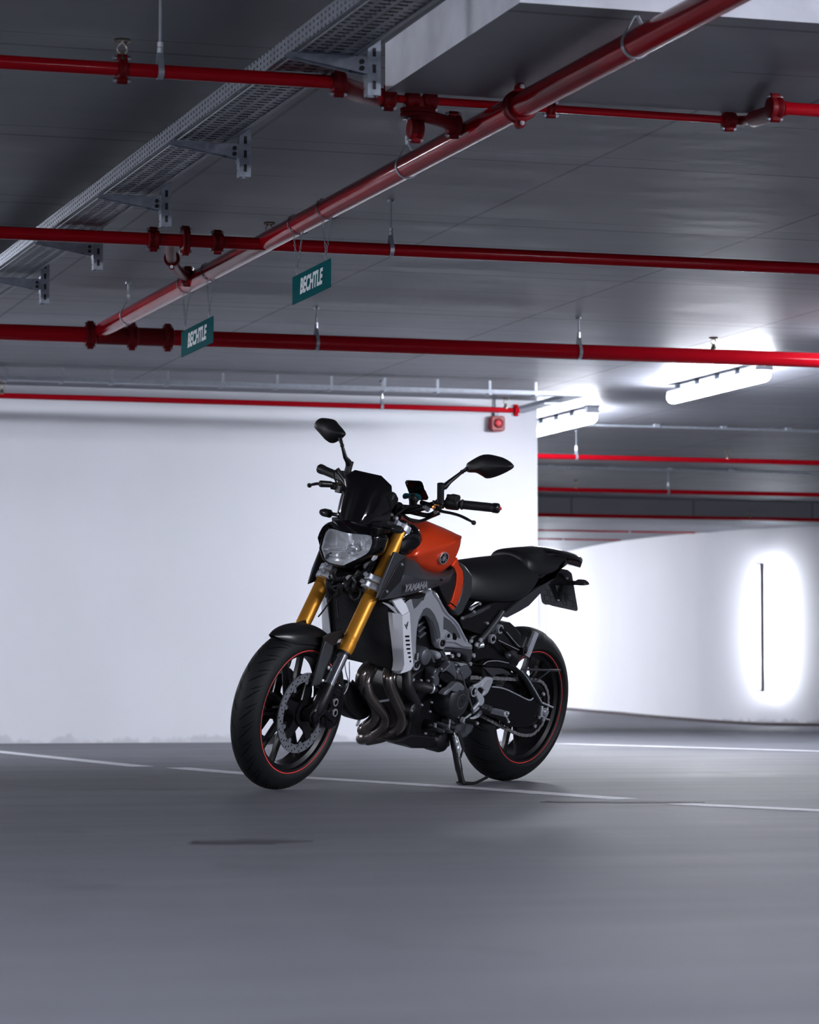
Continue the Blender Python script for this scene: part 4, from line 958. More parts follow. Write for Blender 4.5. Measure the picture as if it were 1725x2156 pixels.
# ---------------------------------------------------------------- handlebar, controls, mirrors
hb = [Vector((.925, .405, 1.142)), Vector((.965, .27, 1.130)), Vector((1.005, .20, 1.118)), Vector((1.035, .12, 1.075)), Vector((1.04, .05, 1.062)), Vector((1.04, -.05, 1.062)), Vector((1.035, -.12, 1.075)), Vector((1.005, -.20, 1.118)), Vector((.965, -.27, 1.130)), Vector((.925, -.405, 1.142))]
mb = MB(); mb.tube(spline(hb, 6), .0115, 18); part('handlebar', mb, M['black'], st=True)
for s_ in (1, -1):
    mb = MB(); a = Vector((1.04, s_ * .05, 1.062)); mb.box(a, (.045, .026, .045)); mb.box(a + Vector((0, 0, -.035)), (.035, .026, .04)); mb.lathe([(.006, 0), (.006, .008)], a + Vector((.012, 0, .022)), (0, 0, 1), 10); part('bar_clamp', mb, M['black'], st=True, bevel=.004)
    f = lambda p: Vector((p.x, s_ * p.y, p.z))
    e0 = Vector((.925, .405, 1.142)); e1 = Vector((.965, .275, 1.130)); gd = (e0 - e1).normalized()
    mb = MB(); mb.lathe([(.0165, 0), (.0195, .003), (.0195, .008), (.0162, .011)] + [v for k in range(14) for v in ((.0172, .014 + k * .0075), (.0164, .018 + k * .0075))] + [(.0165, .122), (.0185, .125), (.0185, .130)], e1, gd, 24); mb.v = [f(p) for p in mb.v]; gp = part('grip', mb, M['dark'], st=True)
    mb = MB(); mb.lathe([(.0185, 0), (.019, .004), (.019, .014), (.015, .019), (.007, .021)], e1 + gd * .130, gd, 24); mb.lathe([(.007, 0), (.005, .006), (0, .007)], e1 + gd * .151, gd, 12, mi=1); mb.v = [f(p) for p in mb.v]; part('bar_end', mb, [M['black'], M['stripe']], parent=gp, st=True)
    # switch housing
    sc_ = Vector((.972, .245, 1.128)); mb = MB(); mb.lathe([(.016, -.028), (.024, -.026), (.025, 0), (.024, .022), (.018, .026)], sc_, gd, 20); mb.box(sc_ + Vector((.004, 0, .018)), (.034, .044, .026)); mb.box(sc_ + Vector((-.01, 0, .028)), (.02, .03, .012)); mb.v = [f(p) for p in mb.v]; sw = part('switch_housing', mb, M['plastic'], st=True, bevel=.004)
    mb = MB(); mb.box(sc_ + Vector((-.02, .012, .012)), (.008, .014, .008)); mb.box(sc_ + Vector((.022, -.012, .004)), (.006, .016, .010)); mb.v = [f(p) for p in mb.v]; part('switch_button', mb, M['screw'], parent=sw, st=True, bevel=.001)
    # lever perch and lever
    pc = Vector((1.015, .205, 1.115)); mb = MB(); mb.bar(pc + Vector((-.02, -.02, 0)), pc + Vector((.03, .025, -.01)), .03, .024); mb.lathe([(.017, -.016), (.017, .016)], hb[2] + Vector((.0, .01, 0)), gd, 18); mb.cyl(pc + Vector((.02, -.06, -.004)), pc + Vector((.025, .0, -.008)), .009, 12); mb.v = [f(p) for p in mb.v]; pr_ = part('lever_perch', mb, M['black'], st=True, bevel=.004)
    lv = [pc + Vector((.034, .02, -.012)), pc + Vector((.04, .05, -.018)), pc + Vector((.030, .09, -.018)), pc + Vector((.022, .13, -.022)), pc + Vector((.005, .175, -.036))]
    mb = MB(); L__ = spline(lv, 5); mb.tube(L__, [.0085] * 6 + [.0075] * (len(L__) - 9) + [.0062, .006, .006], 12, flat=.75); mb.ball(lv[-1], .0095, 12); mb.v = [f(p) for p in mb.v]; lev = part('lever', mb, M['black'], st=True)
    mb = MB(); mb.lathe([(.011, 0), (.011, .004), (.005, .005), (0, .004)], pc + Vector((.036, .022, -.001)), (0, 0, 1), 16); mb.lathe([(.008, 0), (.007, .004), (0, .005)], pc + Vector((.048, .02, -.010)), (1, 0, 0), 12); mb.v = [f(p) for p in mb.v]; part('lever_pivot', mb, M['bronze'], parent=lev, st=True)
# left clutch adjuster
mb = MB(); q = tp('c', 560, 485, .17, True); mb.lathe([(.006, 0), (.008, .004), (.008, .010), (.016, .013), (.017, .022), (.012, .026)], q + Vector((.005, -.012, -.002)), (-.3, 1, .08), 20); part('cable_adjuster', mb, M['alu'], st=True)
# cables in front of the bars
def cable(pts, r, m=M['plastic'], st=True, nm='cable', par=None):
    mb = MB(); mb.tube(spline(pts, 8), r, 10); return part(nm, mb, m, st=st, parent=par)
cable([tp('c', 520, 480, .16, True), tp('c', 400, 460, .13, True), tp('c', 250, 505, .10, True), tp('c', 110, 600, .08, True), tp('c', 20, 680, .06, True)], .0045)
cable([tp('c', 760, 580, .2, True), tp('c', 640, 630, .17, True), tp('c', 480, 695, .13, True), tp('c', 360, 695, .11, True), tp('c', 240, 630, .09, True), tp('c', 200, 560, .07, True)], .006)
cable([tp('c', 700, 560, .2, True), tp('c', 600, 610, .15, True), tp('c', 450, 590, .12, True), tp('c', 330, 560, .09, True)], .009)
cable([tp('1', 370, 640, -.16, True), tp('1', 300, 520, -.2, True), tp('1', 330, 470, -.23, True), tp('1', 420, 600, -.14, True), tp('1', 440, 680, -.1, True)], .0035)
# instrument cluster and ignition
mb = MB(); mb.box((1.10, -.02, 1.085), (.05, .17, .09), Matrix.Rotation(-.7, 3, 'Y')); part('instrument_display', mb, M['plastic'], st=True, bevel=.012)
mb = MB(); q = tp('c', 110, 500, .04, True); mb.lathe([(.018, -.02), (.024, -.015), (.025, .012), (.02, .018), (0, .018)], q, (.3, 0, 1), 20); mb.lathe([(.012, 0), (.012, .04)], q + Vector((0, 0, -.05)), (0, 0, 1), 14); part('ignition_switch', mb, M['engine'], st=True)
mb = MB(); q = tp('b', 1400, 830, .075, True); mb.lathe([(.011, 0), (.013, .008), (.009, .016), (0, .018)], q, (1, .4, .3), 16); mb.lathe([(.008, 0), (.008, .010)], q + Vector((.01, -.03, .002)), (1, .4, .3), 8); mb.lathe([(.006, 0), (.006, .008)], q + Vector((-.01, .02, -.012)), (1, .4, .3), 8); part('mounting_bolts', mb, M['screw'], st=True)

# phone in a clamp above the tank
def quad3(z, pts, Y): return [tp(z, x, y, Yq, True) for (x, y), Yq in zip(pts, Y)]
P = quad3('c', [(225, 95), (480, 108), (595, 385), (335, 385)], (.015, .085, .085, .015))
nrm = (P[1] - P[0]).cross(P[3] - P[0]).normalized()
pr = []; 
for i in range(4):
    a, b, c = P[i - 1], P[i], P[(i + 1) % 4]; u = (a - b).normalized() * .010; w = (c - b).normalized() * .010
    pr += [b + u, b + (u + w) * .3, b + w]
to_place = lambda p: BO + BM @ steer(p)
mb = MB(); mb.prism(pr, nrm * .008); ph = tag(build('phone', mb, M['phone'], None, bevel=.002, xf=to_place), 'black phone standing upright in a clamp above the fuel tank of the motorcycle', 'phone')
q = P[0].lerp(P[2], .12) ; mb = MB(); mb.lathe([(.003, -.001), (.003, .0095)], q, nrm, 12); build('camera_lens', mb, M['screw'], ph, xf=to_place)
mb = MB(); P2_ = quad3('c', [(212, 285), (240, 270), (330, 278), (420, 275), (470, 300), (490, 345), (470, 360), (430, 310), (330, 320), (250, 335), (222, 325)], [.0, .005, .03, .06, .075, .09, .09, .06, .03, .005, 0]); mb.prism(P2_, nrm * -.012); tag(part('phone_clamp', mb, M['tealp'], st=True, bevel=.003), 'dark teal rubber clamp')
mb = MB(); a = quad3('c', [(370, 360)], [.05])[0]; mb.tube([a, a + Vector((.0, 0, -.04)), Vector((1.04, .03, 1.07))], [.018, .016, .014], 14); mb.ball(a, .02, 14); part('phone_mount', mb, M['plastic'], st=True)

# mirrors
def mirror(side, outline, centre, Yc, stalk, socket):
    """outline: sheet '1' points round the shell, lateral position varies about Yc"""
    c = tp('1', *centre, Yc, True)
    # mirror faces rearwards: shell lies roughly in the Y-Z plane, bulging forward
    P = []
    rr = SM.transposed() @ (BM.transposed() @ (RZ @ cray(620 + centre[0] / 3.594, 860 + centre[1] / 3.594)))
    N_ = Vector((1, -.18 * side * 0 + (.12 * side), -.05)).normalized()
    o_ = SM.transposed() @ ((BM.transposed() @ (EYEV - BO)) - SP) + SP
    for x, y in outline:
        r = SM.transposed() @ (BM.transposed() @ (RZ @ cray(620 + x / 3.594, 860 + y / 3.594)))
        P.append(o_ + r * (((c - o_).dot(N_)) / r.dot(N_)))
    P = spline(P, 4, True); cc = sum(P, Vector()) / len(P); mb = MB()
    mb.rings([[cc.lerp(p, .96) - N_ * .012 for p in P], [p - N_ * .006 for p in P], [p + N_ * .002 for p in P], [cc.lerp(p, .86) + N_ * .016 for p in P], [cc.lerp(p, .55) + N_ * .027 for p in P], [cc.lerp(p, .2) + N_ * .032 for p in P]])
    ms = part('mirror', mb, M['plastic'], st=True, smooth=60)
    mb = MB(); Q = [cc.lerp(p, .93) - N_ * .0125 for p in P]; mb.prism(Q, -N_ * .0015); part('mirror_glass', mb, M['chrome'], parent=ms, st=True)
    pts, rad = stalk; mb = MB(); pts = [tp('1', x, y, Y, True) for x, y, Y in pts]; mb.tube(pts, rad, 14)
    for p in pts[2:-1:2] if False else pts[1:-1]: mb.ball(p, .0085, 12)
    st_ = part('mirror_stalk', mb, M['black'], parent=ms, st=True)
    mb = MB(); s0 = [tp('1', x, y, Y, True) for x, y, Y in socket]; mb.tube(s0, [.0135] * len(s0), 14); part('stalk_socket', mb, M['plastic'], parent=ms, st=True, smooth=50)
mirror(1, [(1303, 430), (1330, 400), (1435, 348), (1540, 362), (1600, 385), (1645, 418), (1652, 450), (1560, 502), (1465, 530), (1420, 510), (1375, 487), (1310, 480)], (1480, 440), .335, ([(1105, 600, .235), (1140, 590, .24), (1175, 555, .245), (1270, 480, .27), (1310, 455, .29)], [.012, .012, .0085, .006, .0085]), [(1106, 712, .235), (1107, 640, .235), (1108, 568, .235)])
mirror(-1, [(158, 118), (175, 88), (215, 72), (290, 84), (320, 115), (374, 180), (368, 212), (318, 250), (285, 262), (255, 250), (205, 195), (162, 145)], (265, 165), -.335, ([(413, 440, -.235), (408, 400, -.235), (385, 370, -.24), (362, 280, -.25), (345, 225, -.27)], [.012, .012, .0085, .006, .0085]), [(400, 490, -.235), (413, 440, -.235), (425, 398, -.235)])

# front brake master cylinder and right switchgear
mb = MB(); mb.tube([tp('b', 385, 420, -.225, True), tp('b', 560, 430, -.205, True)], [.013, .012], 14); mb.tube([tp('b', 560, 430, -.205, True), tp('b', 680, 445, -.18, True)], .010, 12); mb.box(tp('b', 690, 500, -.175, True), (.03, .026, .03)); mb.box(tp('b', 600, 470, -.195, True), (.02, .02, .02)); part('brake_master_cylinder', mb, M['black'], st=True, bevel=.003)
mb = MB(); mb.tube([tp('b', 640, 200, -.225, True), tp('b', 760, 360, -.19, True), tp('b', 860, 500, -.14, True)], [.011, .008, .007], 12); mb.box(tp('b', 720, 300, -.215, True), (.04, .05, .035)); part('throttle_housing', mb, M['plastic'], st=True, bevel=.005)
mb = MB(); mb.tube([tp('b', 660, 240, -.213, True), tp('b', 865, 495, -.132, True)], .0012, 6); mb.tube([tp('b', 650, 280, -.213, True), tp('b', 828, 530, -.132, True)], .0012, 6); part('cable_highlight', mb, M['alu'], st=True)  # hair-thin bright tubes drawn as the highlight along the cables

# ---------------------------------------------------------------- bodywork
def resample(P, n):
    D = [0]
    for a, b in zip(P, P[1:]): D.append(D[-1] + (b - a).length)
    out = []; j = 0
    for i in range(n):
        d = D[-1] * i / (n - 1)
        while j < len(P) - 2 and D[j + 1] < d: j += 1
        t = (d - D[j]) / max(1e-9, D[j + 1] - D[j]); out.append(P[j].lerp(P[j + 1], min(1, t)))
    return out
def surf(lines, n=14, k=4): return [resample(spline(l, 6), n) for l in lines]
def plate(name, z, pts, Y, th, m, mirror=False, parent=None, st=False, sm=0, bevel=.003, **kw):
    P = tl(z, pts, Y, st)
    if sm: P = spline(P, sm, True)
    mb = MB(); mb.prism([p + Vector((0, 0, 0)) for p in P], (0, -th, 0))
    o = part(name, mb, m, parent=parent, st=st, bevel=bevel, **kw)
    if mirror: mb2 = MB(); mb2.prism(P, (0, -th, 0)); mb2.flip(); part(name, mb2, m, parent=parent, st=st, bevel=bevel, **kw)
    return o
def screws(z, pts, Y, r, m=None, parent=None, h=.004, name='screw', mirror=False):
    for q in pts:
        p = tp(z, q[0], q[1], q[2] if len(q) > 2 else Y)
        for s_ in ((1, -1) if mirror else (1,)):
            mb = MB(); mb.lathe([(r, -h), (r, h * .6), (r * .85, h), (r * .55, h), (r * .5, h * .3), (0, h * .3)], Vector((p.x, s_ * p.y, p.z)), (0, s_, 0), 16); part(name, mb, m or M['screw'], parent=parent)
# tank: rows from the ridge down to the lower edge
R1 = tl('c', [(395, 735), (500, 700), (640, 680), (780, 740), (930, 815), (1085, 925)], .088)
R3 = tl('1', [(918, 1115), (1040, 1075), (1130, 1045), (1200, 1013), (1272, 985)], .163)
R2 = [a.lerp(b, .5) + Vector((0, .012, .006)) for a, b in zip(resample(spline(R1, 6), 6), resample(spline(R3, 6), 6))]
R4 = tl('1', [(925, 1148), (1020, 1148), (1110, 1135), (1190, 1100), (1268, 1045)], .150)
R5 = tl('1', [(935, 1178), (1010, 1215), (1090, 1235), (1145, 1238), (1195, 1195)], .140)
R6 = [Vector((p.x, .09, p.z - .02)) for p in R5]
R0 = [Vector((p.x, 0, p.z - .012)) for p in R1]
def half(rows, n, close_rear=True):
    G = surf(rows, n)
    if close_rear:
        for r in G:
            e = r[-1]; f_ = r[0]
            r.append(Vector((e.x - .035, e.y * .72, e.z - .012))); r.append(Vector((e.x - .06, e.y * .35, e.z - .03)))
            r.insert(0, Vector((f_.x + .02, f_.y * .8, f_.z - .01))); r.insert(0, Vector((f_.x + .03, f_.y * .3, f_.z - .04)))
    return G
G = half([R0, R1, R2, R3, R4, R5, R6], 14)
Gm = [[Vector((p.x, -p.y, p.z)) for p in r] for r in G[:0:-1]]
mb = MB(); mb.patch(Gm + G)
tank = part('fuel_tank', mb, M['orange'], subd=2, smooth=80)
# crease along the side of the tank
me = tank.data; at = me.attributes.new('crease_edge', 'FLOAT', 'EDGE'); nc = len(G[0]); nr = len(Gm) + len(G)
cr_rows = {len(Gm) + 3: .78, len(Gm) - 3: .78}
for e in me.edges:
    a, b = e.vertices
    ra, rb = a // nc, b // nc
    if ra == rb and ra in cr_rows: at.data[e.index].value = cr_rows[ra]
# round badge with three crossed forks
bc_ = tp('1', 1130, 1132, .160); nb = Vector((.10, 1, -.16)).normalized(); bx = Vector((-1, .1, 0)); bx = (bx - nb * bx.dot(nb)).normalized(); by = bx.cross(nb); by = by if by.z > 0 else -by
def bq(u, v, h=0): return bc_ + bx * u + by * v + nb * h
mb = MB(); mb.lathe([(.0235, -.01), (.0235, .003), (.0225, .004), (.0205, .004), (.0203, .0025), (0, .0025)], bc_, nb, 40); bd = part('tank_badge', mb, M['screw'], parent=tank)
mb = MB(); mb.lathe([(.0203, .0024), (.0203, .0028), (0, .0028)], bc_, nb, 36); part('badge_field', mb, M['gloss'], parent=bd)
mb = MB()
for k in range(3):
    a = radians(90 + 120 * k); e = (cos(a), sin(a)); t_ = (-sin(a), cos(a))
    def Q(r, s): return bq(e[0] * r + t_[0] * s, e[1] * r + t_[1] * s, .003)
    for s0 in (-.0034, .0034): mb.prism([Q(.004, s0 - .0010), Q(.0185, s0 - .0013), Q(.0185, s0 + .0013), Q(.004, s0 + .0010)], nb * .0008)
    mb.prism([Q(-.015, -.0010), Q(.004, -.0010), Q(.004, .0010), Q(-.015, .0010)], nb * .0008); mb.prism([Q(.003, -.0044), Q(.0055, -.0044), Q(.0055, .0044), Q(.003, .0044)], nb * .0008)
part('badge_forks', mb, M['screw'], parent=bd, smooth=0)
# gloss black inlet piece in front of the tank
P = tl('1', [(905, 880), (940, 915), (960, 985), (958, 1050), (940, 1100), (890, 1118), (800, 1100), (775, 1060), (800, 960), (850, 890)], .128)
P = spline(P, 3, True); c0 = sum(P, Vector()) / len(P); mb = MB()
mb.rings([[p + Vector((0, -.10, 0)) for p in P], [p + Vector((0, 0, 0)) for p in P], [c0.lerp(p, .85) + Vector((0, .012, 0)) for p in P], [c0.lerp(p, .4) + Vector((0, .02, 0)) for p in P]])
part('inlet_cover', mb, M['gloss'], smooth=50); mb = MB(); mb.v = []
mb.rings([[p + Vector((0, -.10, 0)) for p in P], [p for p in P], [c0.lerp(p, .85) + Vector((0, .012, 0)) for p in P], [c0.lerp(p, .4) + Vector((0, .02, 0)) for p in P]]); mb.flip(); part('inlet_cover', mb, M['gloss'], smooth=50)
# side covers
T = tl('1', [(838, 1128, .122), (870, 1118, .128), (915, 1138, .134), (960, 1200, .142), (1040, 1238, .142), (1150, 1250, .140), (1207, 1210, .134)])
Mi = tl('1', [(775, 1262, .162), (835, 1262, .175), (900, 1272, .184), (970, 1290, .190), (1050, 1295, .182), (1130, 1292, .170), (1195, 1255, .150)])
Bo = tl('1', [(648, 1450, .155), (730, 1438, .158), (800, 1424, .160), (880, 1405, .160), (980, 1375, .152), (1090, 1345, .140), (1175, 1310, .128)])
In = [Vector((p.x, p.y - .05, p.z + .004)) for p in Bo]
Tu = [Vector((p.x, p.y - .05, p.z)) for p in T]
for s_ in (1, -1):
    mb = MB(); G_ = surf([Tu, T, [a.lerp(b, .5) + Vector((0, .006, 0)) for a, b in zip(resample(T, 7), resample(Mi, 7))], Mi, [a.lerp(b, .45) + Vector((0, .002, 0)) for a, b in zip(Mi, Bo)], Bo, In], 20); mb.patch(G_)
    if s_ < 0: mb.flip()
    sc = part('side_cover', mb, M.setdefault('sidegrey', mat('satin_grey_side_cover', (.075, .079, .09), .36, .45)), smooth=40)
    P = tl('1', [(825, 1140), (846, 1152), (836, 1232), (806, 1312), (692, 1432), (640, 1452), (655, 1415), (770, 1200)], .172); mb = MB(); mb.prism(P, (0, -.006, 0))
    if s_ < 0: mb.flip()
    sp_ = part('scoop_plate', mb, M['plastic'], parent=sc, bevel=.002)
    P = tl('1', [(760, 1085), (862, 1118), (828, 1140), (770, 1200), (655, 1415), (628, 1440), (660, 1330), (715, 1190)], .168); mb = MB(); mb.prism(P, (0, -.010, 0))
    if s_ < 0: mb.flip()
    part('scoop_frame', mb, M['greyp'], parent=sc, bevel=.003)
screws('1', [(815, 1180), (700, 1385)], .173, .0055, mirror=True)
screws('1', [(1112, 1297)], .178, .005, m=M['black'])
tm = text_mb('YAMAHA', .03, .0016, .28, .0015, .82); w_ = max(v.x for v in tm.v) - min(v.x for v in tm.v); hh = max(v.y for v in tm.v) - min(v.y for v in tm.v)
bl = tp('1', 832, 1392, .182); br_ = tp('1', 1000, 1364, .178); tl_ = tp('1', 838, 1336, .188); L_ = (br_ - bl); ex = L_ / w_; ey = (tl_ - bl) / hh; c_ = (bl + br_) / 2 + (tl_ - bl) / 2; ne = Vector((.05, 1, 0)).normalized()
tm.v = [c_ + ex * v.x + ey * v.y + ne * v.z for v in tm.v]; tag(part('side_lettering', tm, M['screw'], smooth=0), 'silver raised lettering on the grey side cover')
# orange strip and dark panels behind the tank
plate('tank_strip', '1', [(1192, 1193), (1236, 1128), (1248, 1180), (1277, 1225), (1284, 1290), (1268, 1400), (1243, 1460), (1205, 1530), (1175, 1495), (1200, 1440), (1226, 1340), (1232, 1260), (1215, 1210)], .137, .012, M['orange'], mirror=True, bevel=.003)
plate('strip_joint', '1', [(1186, 1468), (1226, 1500), (1222, 1508), (1182, 1477)], .1382, .004, M['groove'], bevel=0)
plate('knee_panel', '1', [(1145, 1252), (1202, 1205), (1232, 1260), (1226, 1335), (1198, 1440), (1172, 1494), (1118, 1400), (1098, 1345)], .130, .03, M['plastic'], mirror=True)
plate('seat_front_panel', '1', [(1246, 1160), (1292, 1188), (1352, 1268), (1345, 1400), (1272, 1550), (1240, 1572), (1205, 1530), (1245, 1460), (1272, 1380), (1286, 1290), (1276, 1220)], .132, .03, M['greyp'], mirror=True, bevel=.005)

# ---------------------------------------------------------------- seats
SZ = [(.612, .845, .835, .03, .80), (.59, .866, .838, .07, .748), (.55, .878, .832, .098, .742), (.47, .888, .822, .118, .741), (.39, .899, .819, .128, .742), (.31, .907, .824, .132, .743), (.235, .914, .838, .128, .757), (.18, .920, .858, .118, .782), (.13, .925, .882, .108, .815), (.105, .918, .885, .095, .84)]
SP2 = [(.205, .925, .905, .075, .88), (.19, .938, .915, .10, .86), (.12, .948, .905, .107, .845), (.04, .956, .908, .098, .858), (-.04, .955, .915, .086, .872), (-.10, .948, .920, .074, .888), (-.135, .938, .918, .060, .898), (-.145, .925, .912, .04, .905)]
def seat_loft(name, S, m):
    R = []
    for x, zt, zc, w, zl in S:
        H = [Vector((x, 0, zt)), Vector((x, w * .35, zt - (zt - zc) * .10)), Vector((x, w * .68, zt - (zt - zc) * .36)), Vector((x, w * .9, zc + (zt - zc) * .14)), Vector((x, w, zc - (zc - zl) * .25)), Vector((x, w * 1.05, zc - (zc - zl) * .7)), Vector((x, w * .99, zl)), Vector((x, w * .75, zl - .004)), Vector((x, 0, zl - .004))]
        R.append(H + [Vector((p.x, -p.y, p.z)) for p in H[-2:0:-1]])
    mb = MB(); mb.rings(R); return part(name, mb, m, smooth=70, subd=2)
rs = seat_loft('rider_seat', SZ, M['seat']); ps = seat_loft('pillion_seat', SP2, M['seat'])
# tail, grab edge and rear light
def ringloft(name, S, m, sub=1, sm=60, **k):
    mb = MB(); mb.rings(S); return part(name, mb, m, smooth=sm, subd=sub, **k)
def octo(x, zc, w, h, top=.7):
    return [Vector((x, a * w, zc + b * h)) for a, b in ((-1, -.3), (-1, .4), (-top, 1), (top, 1), (1, .4), (1, -.3), (.6, -1), (-.6, -1))]
tail = ringloft('tail_cowl', [octo(.06, .925, .062, .022), octo(-.02, .938, .085, .020), octo(-.12, .935, .082, .018), octo(-.20, .928, .070, .018), octo(-.262, .917, .05, .016), octo(-.285, .908, .032, .010)], M['gloss'])
mb = MB(); mb.rings([[Vector((x, y, z)) for x, y, z in ((-.15, -.05, .90), (-.15, .05, .90), (-.15, .05, .92), (-.15, -.05, .92))], [Vector((x, y, z)) for x, y, z in ((-.262, -.042, .885), (-.262, .042, .885), (-.28, .036, .912), (-.28, -.036, .912))]]); part('tail_light', mb, mat('dark_red_tail_lens', (.012, .004, .005), .12), parent=tail, bevel=.004)
plate('tail_side_panel', '5', [(1362, 333, .085), (1346, 372, .088), (1252, 500, .1), (1075, 598, .112), (860, 752, .122), (698, 900, .128), (752, 916, .128), (880, 850, .122), (985, 788, .118), (1105, 660, .11), (1242, 506, .1), (1312, 430, .09)], None, .012, M['greyp'], mirror=True, bevel=.002)
plate('under_seat_frame', '5', [(350, 745, .11), (620, 752, .11), (850, 752, .11), (1060, 595, .10), (1230, 495, .09), (1140, 510, .09), (960, 690, .1), (700, 735, .1)], None, .03, M['black'], mirror=True)
plate('battery_side', '5', [(245, 935), (330, 890), (560, 770), (640, 745), (860, 750), (700, 900), (640, 930), (560, 1040), (470, 1100), (425, 1085), (280, 1030)], .108, .05, M['black'], mirror=True)
def bar5(name, z, a, b, w, h, Y, m, up=(0, 1, 0), parent=None):
    mb = MB(); mb.bar(tp(z, *a, Y), tp(z, *b, Y), h, w, up=up); return part(name, mb, m, parent=parent, bevel=.0015)
bar5('seat_rail', '5', (262, 925), (560, 795), .012, .012, .122, M['greyp'])
bar5('seat_rail', '5', (340, 905), (500, 830), .014, .008, .118, M['silver_d'])
for a, b in (((355, 820), (460, 770)), ((365, 835), (420, 790))): bar5('latch_pin', '5', a, b, .005, .005, .12, M['screw'])
screws('5', [(275, 920), (400, 855), (460, 768), (360, 825)], .126, .006)
mb = MB(); P = tl('5', [(705, 850), (650, 930), (560, 1050), (470, 1155), (430, 1205)], .118); mb.tube(spline(P, 4), .0115, 16); mb2 = MB(); mb2.v = list(mb.v); mb2.f = list(mb.f); mb2.mi = list(mb.mi); part('subframe_tube', mb, M['greyp']); mb2.flip(); part('subframe_tube', mb2, M['greyp'])
screws('5', [(470, 1155), (428, 1205)], .130, .009); screws('5', [(540, 975)], .112, .006)
mb = MB(); q = tp('5', 465, 1210, .12); mb.lathe([(.011, -.012), (.012, .012), (.006, .014)], q, (-.8, .4, .3), 14); part('subframe_bolt', mb, M['screw'])
# plate, bracket, rear indicator
pc0 = Vector((-.215, .0, .722)); 
c00, c10 = tp('5', 1108, 735, -.088), tp('5', 1512, 850, .092); c11 = tp('5', 1440, 425, .088); c01 = c00 + (c11 - c10)
for c_ in (c00, c01): c_.x = (c10.x if c_ is c00 else c11.x)
c00.z = c10.z; c01.z = c11.z
nrm = (c10 - c00).cross(c01 - c00).normalized()
mb = MB(); R = []
def cr(a, b, c, r=.012): u = (a - b).normalized() * r; w = (c - b).normalized() * r; return [b + u, b + (u + w) * .3, b + w]
poly = cr(c01, c00, c10) + cr(c00, c10, c11) + cr(c10, c11, c01) + cr(c11, c01, c00); mb.prism(poly, nrm * .0015); plt = part('number_plate', mb, M['plate'], bevel=.0005); tag(plt, 'dark number plate seen from behind')
fs = 1 if nrm.x > 0 else -1
# embossing seen from the back: pressed outlines of the characters
ux = (c10 - c00); uy = (c01 - c00)
mb = MB()
def emb(u0, v0, u1, v1):
    a = c00 + ux * u0 + uy * v0 + nrm * (.0018 * 1 if fs > 0 else -.0003); b = c00 + ux * u1 + uy * v1 + nrm * (.0018 if fs > 0 else -.0003); mb.bar(a, b, .0035, .0012, up=nrm)
for u, segs in ((.10, 'ABGED'), (.27, 'ABCDEFG'), (.44, 'ABFE'), (.60, 'ABCDEF'), (.78, 'AFGCD')):
    w, y0, h = .11, .10, .30; S = {'A': (0, h, w, h), 'B': (w, h / 2, w, h), 'C': (w, 0, w, h / 2), 'D': (0, 0, w, 0), 'E': (0, 0, 0, h / 2), 'F': (0, h / 2, 0, h), 'G': (0, h / 2, w, h / 2)}
    for s_ in segs: a = S[s_]; emb(u + a[0], y0 + a[1], u + a[2], y0 + a[3])
part('plate_embossing', mb, M['silver_d'], parent=plt, smooth=0)
plate('plate_bracket', '5', [(1210, 555, .0), (1262, 545, .01), (1302, 690, .02), (1318, 600, .04), (1352, 560, .05), (1336, 742, .03), (1300, 748, .02)], None, .012, M['plastic'], bevel=.002)
plate('mudguard_stem', '5', [(1240, 505, .0), (1300, 420, .02), (1400, 405, .06), (1432, 430, .07), (1420, 560, .07), (1330, 575, .05), (1215, 560, .0)], None, .03, M['plastic'], bevel=.004)
screws('5', [(1302, 730, .035), (1392, 495, .08)], None, .004)
a = tp('5', 1400, 545, .08); b = tp('5', 1490, 545, .125); mb = MB(); mb.tube([a, b], [.011, .008], 12); ri = part('rear_indicator', mb, M['plastic'])
P = tl('5', [(1478, 545, .12), (1490, 525, .125), (1525, 504, .135), (1562, 510, .15), (1590, 532, .16), (1608, 560, .168), (1550, 572, .15), (1490, 568, .125)], None); mb = MB(); mb.prism([p + Vector((.012, 0, 0)) for p in P], (-.035, 0, 0)); part('indicator_lens', mb, M['amber'], parent=ri, bevel=.008, bseg=3)
mb = MB(); mb.v = []; mb.tube([a, b], [.011, .008], 12); mb.flip(); ri = part('rear_indicator', mb, M['plastic']); mb = MB(); mb.prism([p + Vector((.012, 0, 0)) for p in P], (-.035, 0, 0)); mb.flip(); part('indicator_lens', mb, M['amber'], parent=ri, bevel=.008, bseg=3)

# ---------------------------------------------------------------- frame
def fy(x3): return .168 - max(0, min(1, (x3 - 560) / 840)) * .05
OUT = [(560, 440), (650, 415), (740, 397), (830, 372), (910, 346), (965, 317), (1010, 335), (1060, 420), (1105, 492), (1150, 560), (1205, 615), (1255, 670), (1300, 765), (1340, 850), (1405, 905), (1400, 965), (1300, 945), (1180, 935), (1100, 932), (1060, 938), (1028, 912), (1015, 830), (995, 725), (955, 625), (905, 582), (865, 590), (828, 655), (810, 750), (803, 900), (800, 1050), (818, 1105), (800, 1155), (770, 1172), (752, 1120), (742, 900), (722, 560), (640, 570), (590, 520)]
mb = MB(); P = [tp('3', x, y, fy(x)) for x, y in OUT]; mb.prism(P, (0, -.035, 0)); fr = part('main_frame', mb, M['silver'], bevel=.011, bseg=4)
mb = MB(); mb.prism(P, (0, -.035, 0)); mb.flip(); part('main_frame', mb, M['silver'], bevel=.007)
